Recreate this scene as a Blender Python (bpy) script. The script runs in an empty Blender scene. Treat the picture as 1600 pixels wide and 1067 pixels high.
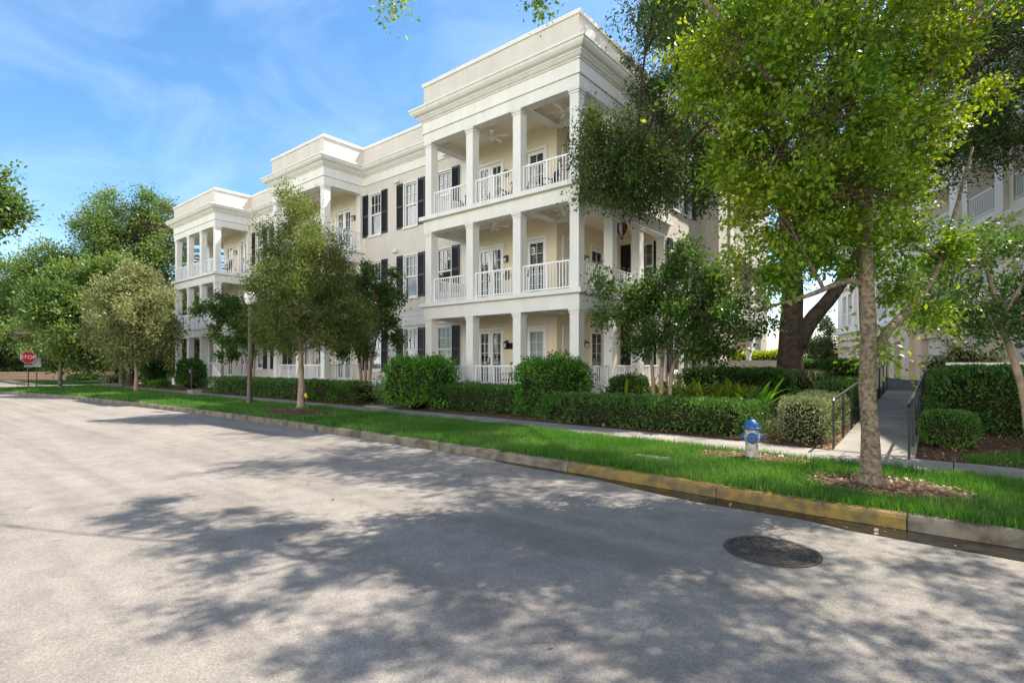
import bpy, math, random
import numpy as np
from mathutils import Vector, noise as mnoise
C = bpy.context
scene = C.scene
COL = scene.collection
R = math.radians
random.seed(7)
rng = np.random.default_rng(7)

# ---------------------------------------------------------------- camera
CAMH = 1.75
FPX = 840.0; HZ = 567.0; YAW = R(39.4)
SA, CA = math.sin(YAW), math.cos(YAW)
cam = bpy.data.cameras.new('camera'); co = bpy.data.objects.new('camera', cam); COL.objects.link(co)
co.location = (0, 0, CAMH); co.rotation_euler = (R(90), 0, YAW)
cam.sensor_width = 36; cam.lens = FPX / 1600 * 36; cam.shift_y = (HZ - 533.5) / 1600
cam.clip_start = 0.05; cam.clip_end = 3000
scene.camera = co

# ---------------------------------------------------------------- light
SUNV = Vector((0.32, 0.60, 1.0)).normalized()
ELEV = math.asin(SUNV.z); AZ = math.atan2(SUNV.x, SUNV.y)
sl = bpy.data.lights.new('sun', 'SUN'); sl.energy = 3.1; sl.angle = R(0.55); sl.color = (1.0, 0.94, 0.85)
so = bpy.data.objects.new('sun', sl); COL.objects.link(so)
so.rotation_euler = SUNV.to_track_quat('Z', 'Y').to_euler(); so.location = (5, 10, 30)
w = bpy.data.worlds.new('World'); scene.world = w; w.use_nodes = True
nt = w.node_tree; nt.nodes.clear()
def N(t, k, **kw):
    n = t.nodes.new(k)
    for a, b in kw.items(): setattr(n, a, b)
    return n
sky = N(nt, 'ShaderNodeTexSky'); sky.sky_type = 'NISHITA'; sky.sun_disc = False
sky.sun_elevation = ELEV; sky.sun_rotation = AZ; sky.air_density = 1.0; sky.dust_density = 0.8; sky.ozone_density = 1.6
tc = N(nt, 'ShaderNodeTexCoord')
mp = N(nt, 'ShaderNodeMapping'); mp.inputs['Rotation'].default_value = (0, 0, R(-62)); mp.inputs['Scale'].default_value = (1.1, 3.6, 5.5)
nz = N(nt, 'ShaderNodeTexNoise'); nz.inputs['Scale'].default_value = 1.3; nz.inputs['Detail'].default_value = 7; nz.inputs['Roughness'].default_value = 0.58; nz.inputs['Distortion'].default_value = 0.5
cr = N(nt, 'ShaderNodeValToRGB'); cr.color_ramp.elements[0].position = 0.44; cr.color_ramp.elements[1].position = 0.85
cr.color_ramp.elements[0].color = (0, 0, 0, 1); cr.color_ramp.elements[1].color = (0.11, 0.11, 0.11, 1)
mx = N(nt, 'ShaderNodeMix', data_type='RGBA'); mx.inputs['B'].default_value = (6.3, 6.6, 7.2, 1)
hs = N(nt, 'ShaderNodeHueSaturation'); hs.inputs['Saturation'].default_value = 1.25; hs.inputs['Value'].default_value = 0.52; hs.inputs['Hue'].default_value = 0.496
bg = N(nt, 'ShaderNodeBackground'); bg.inputs['Strength'].default_value = 0.15
wo = N(nt, 'ShaderNodeOutputWorld')
L = nt.links.new
L(tc.outputs['Generated'], mp.inputs['Vector']); L(mp.outputs[0], nz.inputs['Vector']); L(nz.outputs[0], cr.inputs[0])
L(sky.outputs[0], hs.inputs['Color']); L(hs.outputs[0], mx.inputs['A']); L(cr.outputs[0], mx.inputs['Factor'])
# unseen bright cloud bank behind the camera, added to lift the shaded facade
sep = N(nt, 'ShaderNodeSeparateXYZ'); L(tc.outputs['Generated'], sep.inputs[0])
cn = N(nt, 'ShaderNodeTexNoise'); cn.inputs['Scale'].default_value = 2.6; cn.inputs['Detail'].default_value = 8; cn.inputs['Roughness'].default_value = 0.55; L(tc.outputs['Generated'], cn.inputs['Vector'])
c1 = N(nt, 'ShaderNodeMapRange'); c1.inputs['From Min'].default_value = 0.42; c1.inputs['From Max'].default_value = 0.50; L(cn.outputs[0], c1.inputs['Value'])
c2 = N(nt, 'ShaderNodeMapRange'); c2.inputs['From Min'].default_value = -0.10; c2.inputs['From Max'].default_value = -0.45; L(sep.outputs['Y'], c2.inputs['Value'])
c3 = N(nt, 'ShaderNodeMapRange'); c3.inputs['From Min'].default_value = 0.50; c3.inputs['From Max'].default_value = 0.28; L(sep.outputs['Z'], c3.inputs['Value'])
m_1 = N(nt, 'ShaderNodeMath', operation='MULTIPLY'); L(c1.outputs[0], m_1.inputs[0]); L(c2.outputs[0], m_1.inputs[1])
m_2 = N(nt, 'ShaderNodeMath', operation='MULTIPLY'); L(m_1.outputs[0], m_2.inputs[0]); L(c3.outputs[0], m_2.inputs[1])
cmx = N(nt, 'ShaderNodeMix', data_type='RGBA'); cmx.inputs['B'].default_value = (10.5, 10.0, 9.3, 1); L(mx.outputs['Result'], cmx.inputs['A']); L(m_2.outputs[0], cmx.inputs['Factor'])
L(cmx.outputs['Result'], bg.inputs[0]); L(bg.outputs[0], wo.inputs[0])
scene.view_settings.view_transform = 'Standard'; scene.view_settings.look = 'None'
scene.view_settings.exposure = 1.72; scene.view_settings.gamma = 1.0
scene.cycles.max_bounces = 8; scene.cycles.transparent_max_bounces = 12

# ---------------------------------------------------------------- helpers
def at(px, py, d):
    """point seen at photo pixel px,py at depth d metres (a survey of the real place)"""
    r = (px - 800) / FPX * d
    return Vector((r * CA - d * SA, r * SA + d * CA, CAMH + (HZ - py) / FPX * d))
def on(px, py=None, X=None, Y=None, Z=None):
    k = (px - 800) / FPX; m = (HZ - (py if py is not None else HZ)) / FPX
    dx = k * CA - SA; dy = k * SA + CA
    t = X / dx if X is not None else (Y / dy if Y is not None else (Z - CAMH) / m)
    return Vector((dx * t, dy * t, CAMH + m * t))
def gz(x, y):
    return 0.15 + 0.065 * max(0.0, min(y, 21.6) - 11.4)

def tag(o, label=None, cat=None, group=None, kind=None):
    if label: o['label'] = label
    if cat: o['category'] = cat
    if group: o['group'] = group
    if kind: o['kind'] = kind
    return o
def thing(name, label, cat, loc=(0, 0, 0), group=None, rz=0):
    o = bpy.data.objects.new(name, None); COL.objects.link(o); o.location = loc; o.rotation_euler = (0, 0, rz)
    o.empty_display_size = 0.2
    return tag(o, label, cat, group)
def copy_tree(o, parent=None):
    c = o.copy(); COL.objects.link(c)
    if parent is not None: c.parent = parent
    for ch in list(o.children): copy_tree(ch, c)
    return c

class MB:
    def __init__(s): s.v = []; s.f = []
    def add(s, vs, fs):
        b = len(s.v); s.v += [tuple(v) for v in vs]; s.f += [tuple(i + b for i in f) for f in fs]; return s
    def box(s, x0, x1, y0, y1, z0, z1):
        return s.add([(x0, y0, z0), (x1, y0, z0), (x1, y1, z0), (x0, y1, z0), (x0, y0, z1), (x1, y0, z1), (x1, y1, z1), (x0, y1, z1)],
                     [(0, 3, 2, 1), (4, 5, 6, 7), (0, 1, 5, 4), (1, 2, 6, 5), (2, 3, 7, 6), (3, 0, 4, 7)])
    def tube(s, pts, rad, n=8, cap=True):
        pts = [Vector(p) for p in pts]
        if not hasattr(rad, '__len__'): rad = [rad] * len(pts)
        b = len(s.v); u = None
        for i, p in enumerate(pts):
            t = (pts[min(i + 1, len(pts) - 1)] - pts[max(i - 1, 0)])
            if t.length < 1e-9: t = Vector((0, 0, 1))
            t.normalize()
            if u is None: u = t.orthogonal().normalized()
            else:
                u = u - t * u.dot(t)
                u = u.normalized() if u.length > 1e-6 else t.orthogonal().normalized()
            vv = t.cross(u)
            for k in range(n):
                a = 2 * math.pi * k / n
                s.v.append(tuple(p + (u * math.cos(a) + vv * math.sin(a)) * rad[i]))
        for i in range(len(pts) - 1):
            for k in range(n):
                a = b + i * n + k; c = b + i * n + (k + 1) % n
                s.f.append((a, c, c + n, a + n))
        if cap:
            s.f.append(tuple(b + k for k in reversed(range(n))))
            s.f.append(tuple(b + (len(pts) - 1) * n + k for k in range(n)))
        return s
    def lathe(s, prof, n=24, loc=(0, 0, 0), axis='z', caps=True):
        """prof: list of (radius, height)"""
        b = len(s.v)
        for r, h in prof:
            for k in range(n):
                a = 2 * math.pi * k / n
                p = (r * math.cos(a), r * math.sin(a), h)
                if axis == 'y': p = (p[0], -h, p[1])
                if axis == 'x': p = (h, p[0], p[1])
                s.v.append((p[0] + loc[0], p[1] + loc[1], p[2] + loc[2]))
        for i in range(len(prof) - 1):
            for k in range(n):
                a = b + i * n + k; c = b + i * n + (k + 1) % n
                s.f.append((a, c, c + n, a + n))
        if caps: s.f.append(tuple(b + k for k in reversed(range(n)))); s.f.append(tuple(b + (len(prof) - 1) * n + k for k in range(n)))
        return s
    def prism(s, poly, z0, z1):
        n = len(poly); b = len(s.v)
        s.v += [(p[0], p[1], z0) for p in poly] + [(p[0], p[1], z1) for p in poly]
        s.f.append(tuple(b + i for i in reversed(range(n)))); s.f.append(tuple(b + n + i for i in range(n)))
        for i in range(n):
            j = (i + 1) % n; s.f.append((b + i, b + j, b + n + j, b + n + i))
        return s
    def build(s, name, mat, parent=None, smooth=False, bevel=0.0):
        me = bpy.data.meshes.new(name); me.from_pydata(s.v, [], s.f); me.update()
        if smooth: me.polygons.foreach_set('use_smooth', [True] * len(me.polygons))
        o = bpy.data.objects.new(name, me); COL.objects.link(o)
        if mat: me.materials.append(mat)
        if parent is not None: o.parent = parent
        if bevel:
            m = o.modifiers.new('bevel', 'BEVEL'); m.width = bevel; m.segments = 2; m.limit_method = 'ANGLE'; m.angle_limit = R(40)
        return o

class Fr:
    """wall frame: u runs along the wall, n points outwards"""
    def __init__(s, ox, oy, ux, uy):
        l = math.hypot(ux, uy); s.o = (ox, oy); s.u = (ux / l, uy / l); s.n = (s.u[1], -s.u[0])
    def p(s, u, n, z): return (s.o[0] + s.u[0] * u + s.n[0] * n, s.o[1] + s.u[1] * u + s.n[1] * n, z)
    def box(s, mb, u0, u1, n0, n1, z0, z1):
        vs = [s.p(u0, n1, z0), s.p(u1, n1, z0), s.p(u1, n0, z0), s.p(u0, n0, z0), s.p(u0, n1, z1), s.p(u1, n1, z1), s.p(u1, n0, z1), s.p(u0, n0, z1)]
        mb.add(vs, [(0, 3, 2, 1), (4, 5, 6, 7), (0, 1, 5, 4), (1, 2, 6, 5), (2, 3, 7, 6), (3, 0, 4, 7)])
    def wall(s, mb, u0, u1, z0, z1, holes, depth=0.16):
        us = sorted({u0, u1} | {h[0] for h in holes} | {h[1] for h in holes})
        zs = sorted({z0, z1} | {h[2] for h in holes} | {h[3] for h in holes})
        us = [u for u in us if u0 - 1e-6 <= u <= u1 + 1e-6]; zs = [z for z in zs if z0 - 1e-6 <= z <= z1 + 1e-6]
        for a, b in zip(us, us[1:]):
            for c, d in zip(zs, zs[1:]):
                um, zm = (a + b) / 2, (c + d) / 2
                if any(h[0] < um < h[1] and h[2] < zm < h[3] for h in holes): continue
                mb.add([s.p(a, 0, c), s.p(b, 0, c), s.p(b, 0, d), s.p(a, 0, d)], [(0, 1, 2, 3)])
        for a, b, c, d in holes:
            D = -depth
            for q in ([(a, 0, c), (a, 0, d), (a, D, d), (a, D, c)], [(b, 0, c), (b, D, c), (b, D, d), (b, 0, d)],
                      [(a, 0, c), (a, D, c), (b, D, c), (b, 0, c)], [(a, 0, d), (b, 0, d), (b, D, d), (a, D, d)]):
                mb.add([s.p(*x) for x in q], [(0, 1, 2, 3)])

# ---------------------------------------------------------------- materials
def mat(name, col, rough=0.6, spec=0.4, metal=0.0, bump=None, vary=None, wn=None):
    m = bpy.data.materials.new(name); m.use_nodes = True; t = m.node_tree; b = t.nodes['Principled BSDF']
    b.inputs['Base Color'].default_value = (*col, 1); b.inputs['Roughness'].default_value = rough
    b.inputs['Specular IOR Level'].default_value = spec; b.inputs['Metallic'].default_value = metal
    tcn = N(t, 'ShaderNodeTexCoord'); src = tcn.outputs['Object']
    if vary:
        sc, col2, lo, hi = vary[:4]
        n = N(t, 'ShaderNodeTexNoise'); n.inputs['Scale'].default_value = sc; n.inputs['Detail'].default_value = 6; n.inputs['Roughness'].default_value = 0.6
        t.links.new(src, n.inputs['Vector'])
        r = N(t, 'ShaderNodeMapRange'); r.inputs['From Min'].default_value = lo; r.inputs['From Max'].default_value = hi
        x = N(t, 'ShaderNodeMix', data_type='RGBA'); x.inputs['A'].default_value = (*col, 1); x.inputs['B'].default_value = (*col2, 1)
        t.links.new(n.outputs[0], r.inputs['Value']); t.links.new(r.outputs[0], x.inputs['Factor']); t.links.new(x.outputs['Result'], b.inputs['Base Color'])
    if wn:
        mq = N(t, 'ShaderNodeMapping'); mq.inputs['Scale'].default_value = (2.2, 2.2, 0.22); t.links.new(src, mq.inputs[0])
        n = N(t, 'ShaderNodeTexNoise'); n.inputs['Scale'].default_value = 1.6; n.inputs['Detail'].default_value = 7; t.links.new(mq.outputs[0], n.inputs['Vector'])
        rr_ = N(t, 'ShaderNodeMapRange'); rr_.inputs['From Min'].default_value = .35; rr_.inputs['From Max'].default_value = .62; rr_.inputs['To Min'].default_value = wn; rr_.inputs['To Max'].default_value = 1.0; t.links.new(n.outputs[0], rr_.inputs['Value'])
        mm = N(t, 'ShaderNodeMix', data_type='RGBA', blend_type='MULTIPLY'); mm.inputs['Factor'].default_value = 1; t.links.new(rr_.outputs[0], mm.inputs['B'])
        lk_ = b.inputs['Base Color'].links
        if lk_: t.links.new(lk_[0].from_socket, mm.inputs['A'])
        t.links.new(mm.outputs['Result'], b.inputs['Base Color'])
    if bump:
        sc, st = bump
        n = N(t, 'ShaderNodeTexNoise'); n.inputs['Scale'].default_value = sc; n.inputs['Detail'].default_value = 4
        t.links.new(src, n.inputs['Vector'])
        bp = N(t, 'ShaderNodeBump'); bp.inputs['Strength'].default_value = st; bp.inputs['Distance'].default_value = 0.02
        t.links.new(n.outputs[0], bp.inputs['Height']); t.links.new(bp.outputs[0], b.inputs['Normal'])
    return m

def leafmat(name, cols, trans=0.35, rough=0.45, spec=0.35, nscale=0.9):
    """cols: list of colours picked per leaf and by slow noise through the crown"""
    m = bpy.data.materials.new(name); m.use_nodes = True; t = m.node_tree; b = t.nodes['Principled BSDF']; out = t.nodes['Material Output']
    g = N(t, 'ShaderNodeNewGeometry'); tcn = N(t, 'ShaderNodeTexCoord')
    nz_ = N(t, 'ShaderNodeTexNoise'); nz_.inputs['Scale'].default_value = nscale; nz_.inputs['Detail'].default_value = 3
    t.links.new(tcn.outputs['Object'], nz_.inputs['Vector'])
    ma = N(t, 'ShaderNodeMath', operation='MULTIPLY_ADD'); ma.inputs[1].default_value = 0.55; 
    mb_ = N(t, 'ShaderNodeMath', operation='MULTIPLY_ADD'); mb_.inputs[1].default_value = 1.1; mb_.inputs[2].default_value = -0.32
    t.links.new(nz_.outputs[0], mb_.inputs[0]); t.links.new(g.outputs['Random Per Island'], ma.inputs[0]); t.links.new(mb_.outputs[0], ma.inputs[2])
    rp = N(t, 'ShaderNodeValToRGB'); e = rp.color_ramp.elements
    e[0].color = (*cols[0], 1); e[1].color = (*cols[-1], 1)
    for i, c in enumerate(cols[1:-1]):
        x = e.new((i + 1) / (len(cols) - 1)); x.color = (*c, 1)
    t.links.new(ma.outputs[0], rp.inputs[0]); t.links.new(rp.outputs[0], b.inputs['Base Color'])
    b.inputs['Roughness'].default_value = rough; b.inputs['Specular IOR Level'].default_value = spec
    tr = N(t, 'ShaderNodeBsdfTranslucent'); hsn = N(t, 'ShaderNodeHueSaturation'); hsn.inputs['Hue'].default_value = 0.485; hsn.inputs['Saturation'].default_value = 1.1; hsn.inputs['Value'].default_value = 1.6
    t.links.new(rp.outputs[0], hsn.inputs['Color']); t.links.new(hsn.outputs[0], tr.inputs['Color'])
    ms = N(t, 'ShaderNodeMixShader'); ms.inputs[0].default_value = trans
    t.links.new(b.outputs[0], ms.inputs[1]); t.links.new(tr.outputs[0], ms.inputs[2]); t.links.new(ms.outputs[0], out.inputs[0])
    return m

M = {}
M['stucco'] = mat('stucco', (0.70, 0.635, 0.555), 0.9, 0.2, bump=(140, 0.25), vary=(0.7, (0.645, 0.585, 0.51), 0.4, 0.7), wn=0.94)
M['porchwall'] = mat('porch_stucco', (0.80, 0.69, 0.52), 0.9, 0.2, bump=(140, 0.25), vary=(0.8, (0.76, 0.65, 0.485), 0.4, 0.7))
M['trim'] = mat('trim_stucco', (0.80, 0.77, 0.71), 0.75, 0.3, bump=(60, 0.06), vary=(1.1, (0.75, 0.715, 0.655), 0.45, 0.75), wn=0.93)
M['white'] = mat('white_paint', (0.84, 0.83, 0.80), 0.4, 0.4, vary=(3, (0.79, 0.78, 0.75), 0.4, 0.7))
M['ceil'] = mat('porch_ceiling', (0.80, 0.70, 0.54), 0.85, 0.2)
M['shutter'] = mat('black_shutter', (0.018, 0.019, 0.022), 0.45, 0.4)
M['black'] = mat('black_metal', (0.012, 0.012, 0.013), 0.35, 0.5)
M['dark'] = mat('dark_room', (0.012, 0.013, 0.015), 0.8, 0.1)
M['roomgrey'] = mat('dim_room', (0.05, 0.05, 0.05), 0.8, 0.1)
M['concrete'] = mat('concrete', (0.31, 0.28, 0.24), 0.9, 0.2, bump=(90, 0.3), vary=(1.6, (0.20, 0.18, 0.15), 0.42, 0.72))
M['kerb'] = mat('kerb_concrete', (0.215, 0.18, 0.135), 0.9, 0.2, bump=(70, 0.5), vary=(3.4, (0.095, 0.08, 0.055), 0.42, 0.62))
M['yellow'] = mat('worn_yellow_paint', (0.26, 0.175, 0.045), 0.85, 0.2, bump=(70, 0.6), vary=(6.0, (0.13, 0.10, 0.055), 0.42, 0.62))
M['mulch'] = mat('mulch', (0.10, 0.058, 0.036), 0.95, 0.1, bump=(35, 1.0), vary=(16, (0.19, 0.115, 0.07), 0.45, 0.7))
M['soil'] = mat('lawn_soil', (0.05, 0.085, 0.02), 0.95, 0.1, bump=(30, 0.8), vary=(8, (0.10, 0.10, 0.04), 0.5, 0.8))
M['asph2'] = mat('dark_asphalt', (0.07, 0.07, 0.075), 0.9, 0.3, bump=(120, 0.3))
M['bark'] = mat('grey_bark', (0.20, 0.16, 0.12), 0.95, 0.15, bump=(26, 1.0), vary=(9, (0.08, 0.06, 0.045), 0.42, 0.62))
M['oakbark'] = mat('dark_oak_bark', (0.10, 0.075, 0.055), 0.95, 0.1, bump=(14, 1.0), vary=(6, (0.045, 0.034, 0.026), 0.4, 0.65))
M['palebark'] = mat('pale_smooth_bark', (0.36, 0.27, 0.19), 0.8, 0.2, bump=(18, 0.5), vary=(6, (0.22, 0.15, 0.10), 0.4, 0.65))
M['lichen'] = mat('lichen_bark', (0.25, 0.20, 0.135), 0.95, 0.15, bump=(34, 1.0), vary=(22, (0.10, 0.075, 0.05), 0.40, 0.62))
M['blue'] = mat('hydrant_blue', (0.010, 0.075, 0.22), 0.35, 0.5, vary=(14, (0.02, 0.05, 0.13), 0.5, 0.75))
M['silver'] = mat('hydrant_silver', (0.46, 0.44, 0.40), 0.35, 0.5, metal=0.35, vary=(11, (0.17, 0.13, 0.10), 0.48, 0.70), bump=(30, 0.3))
M['iron'] = mat('cast_iron', (0.07, 0.06, 0.052), 0.65, 0.4, metal=0.3, bump=(60, 0.5), vary=(12, (0.11, 0.095, 0.08), 0.5, 0.75))
M['polemat'] = mat('lamp_pole', (0.085, 0.07, 0.055), 0.45, 0.5, metal=.3, vary=(5, (0.06, 0.05, 0.04), 0.4, 0.7))
M['red'] = mat('sign_red', (0.55, 0.015, 0.02), 0.4, 0.4)
M['signwhite'] = mat('sign_white', (0.75, 0.75, 0.75), 0.4, 0.4)
M['greysteel'] = mat('grey_steel', (0.35, 0.35, 0.35), 0.5, 0.4, metal=0.6)
M['tan'] = mat('garage_stucco', (0.80, 0.67, 0.52), 0.9, 0.2, bump=(140, 0.25), vary=(0.8, (0.66, 0.55, 0.42), 0.4, 0.7))
M['garwhite'] = mat('garage_white', (0.80, 0.75, 0.67), 0.6, 0.3)
M['roofpink'] = mat('shingle_roof', (0.42, 0.30, 0.22), 0.9, 0.2, vary=(3, (0.34, 0.24, 0.18), 0.4, 0.7), bump=(20, 0.4))
M['brick'] = mat('tan_brick', (0.45, 0.30, 0.19), 0.9, 0.2, vary=(8, (0.35, 0.22, 0.14), 0.4, 0.6))
M['teal'] = mat('teal_fabric', (0.01, 0.22, 0.27), 0.7, 0.2)
M['lampglass'] = mat('milky_glass', (0.75, 0.74, 0.7), 0.2, 0.5)
M['strap'] = mat('green_strap', (0.10, 0.11, 0.10), 0.7, 0.2)
M['tagyellow'] = mat('yellow_tag', (0.7, 0.55, 0.03), 0.5, 0.3)
M['maroon'] = mat('maroon_panel', (0.16, 0.02, 0.03), 0.6, 0.3)
M['purple'] = mat('purple_nylon', (0.06, 0.03, 0.20), 0.6, 0.3)
M['gold'] = mat('gold_nylon', (0.75, 0.42, 0.03), 0.6, 0.3)
M['litter'] = leafmat('dry_leaves', [(0.10, 0.05, 0.025), (0.22, 0.13, 0.07), (0.36, 0.24, 0.14), (0.16, 0.08, 0.04)], 0.1)
M['grass'] = leafmat('grass_blades', [(0.028, 0.10, 0.014), (0.048, 0.155, 0.018), (0.085, 0.205, 0.03), (0.22, 0.26, 0.09)], 0.4, 0.5, 0.25, 0.8)
M['lf_maple'] = leafmat('bright_elm_leaves', [(0.04, 0.105, 0.014), (0.085, 0.18, 0.018), (0.22, 0.31, 0.026), (0.50, 0.49, 0.05)], 0.38, 0.45, 0.3, 0.55)
M['lf_oak'] = leafmat('dark_oak_leaves', [(0.028, 0.062, 0.018), (0.048, 0.095, 0.024), (0.085, 0.135, 0.032), (0.19, 0.21, 0.06)], 0.22, 0.6, 0.2, 0.5)
M['lf_olive'] = leafmat('olive_leaves', [(0.045, 0.085, 0.018), (0.085, 0.13, 0.03), (0.15, 0.19, 0.045), (0.29, 0.29, 0.09)], 0.35, 0.5, 0.3, 0.5)
M['lf_pale'] = leafmat('pale_olive_leaves', [(0.112, 0.150, 0.056), (0.188, 0.213, 0.075), (0.263, 0.275, 0.112), (0.388, 0.375, 0.163)], 0.3, 0.5, 0.3, 0.4)
M['lf_crape'] = leafmat('crape_leaves', [(0.028, 0.07, 0.014), (0.05, 0.115, 0.02), (0.09, 0.165, 0.03), (0.17, 0.24, 0.05)], 0.35, 0.4, 0.4, 0.7)
M['lf_mid'] = leafmat('mid_green_leaves', [(0.047, 0.101, 0.024), (0.088, 0.162, 0.034), (0.149, 0.216, 0.047), (0.243, 0.284, 0.081)], 0.3, 0.45, 0.3, 0.25)
M['lf_hedge'] = leafmat('hedge_leaves', [(0.027, 0.076, 0.017), (0.051, 0.128, 0.024), (0.085, 0.187, 0.034), (0.170, 0.272, 0.060)], 0.25, 0.4, 0.35, 1.2)
M['lf_bush'] = leafmat('bush_leaves', [(0.034, 0.101, 0.016), (0.061, 0.176, 0.022), (0.101, 0.257, 0.030), (0.203, 0.365, 0.047)], 0.35, 0.35, 0.4, 1.6)
M['lf_grey'] = leafmat('silvery_leaves', [(0.060, 0.096, 0.036), (0.120, 0.156, 0.060), (0.216, 0.240, 0.108), (0.396, 0.408, 0.240)], 0.25, 0.45, 0.35, 1.2)
M['lf_lime'] = leafmat('lime_leaves', [(0.12, 0.22, 0.02), (0.22, 0.32, 0.03), (0.34, 0.42, 0.05), (0.45, 0.48, 0.08)], 0.4, 0.4, 0.3, 1.0)
M['lf_ginger'] = leafmat('variegated_leaves', [(0.05, 0.12, 0.015), (0.12, 0.20, 0.02), (0.26, 0.30, 0.03), (0.42, 0.42, 0.06)], 0.35, 0.35, 0.4, 2.0)
M['fl_pink'] = leafmat('pink_blossom', [(0.45, 0.06, 0.13), (0.58, 0.12, 0.22), (0.66, 0.22, 0.32), (0.60, 0.10, 0.18)], 0.3, 0.6, 0.1)
M['fl_white'] = leafmat('white_blossom', [(0.6, 0.6, 0.45), (0.72, 0.7, 0.58), (0.8, 0.78, 0.68), (0.7, 0.7, 0.5)], 0.3, 0.6, 0.1)
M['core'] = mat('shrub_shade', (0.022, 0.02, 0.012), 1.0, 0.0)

# glass: clear with mirror-like reflection
def glassmat():
    m = bpy.data.materials.new('window_glass'); m.use_nodes = True; t = m.node_tree; t.nodes.clear()
    o = N(t, 'ShaderNodeOutputMaterial'); a = N(t, 'ShaderNodeBsdfTransparent'); a.inputs[0].default_value = (0.72, 0.78, 0.80, 1)
    g = N(t, 'ShaderNodeBsdfGlossy'); g.inputs['Roughness'].default_value = 0.02; g.inputs[0].default_value = (0.9, 0.95, 1, 1)
    f = N(t, 'ShaderNodeFresnel'); f.inputs[0].default_value = 1.9
    x = N(t, 'ShaderNodeMixShader'); t.links.new(f.outputs[0], x.inputs[0]); t.links.new(a.outputs[0], x.inputs[1]); t.links.new(g.outputs[0], x.inputs[2]); t.links.new(x.outputs[0], o.inputs[0])
    return m
M['glass'] = glassmat()

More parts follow.
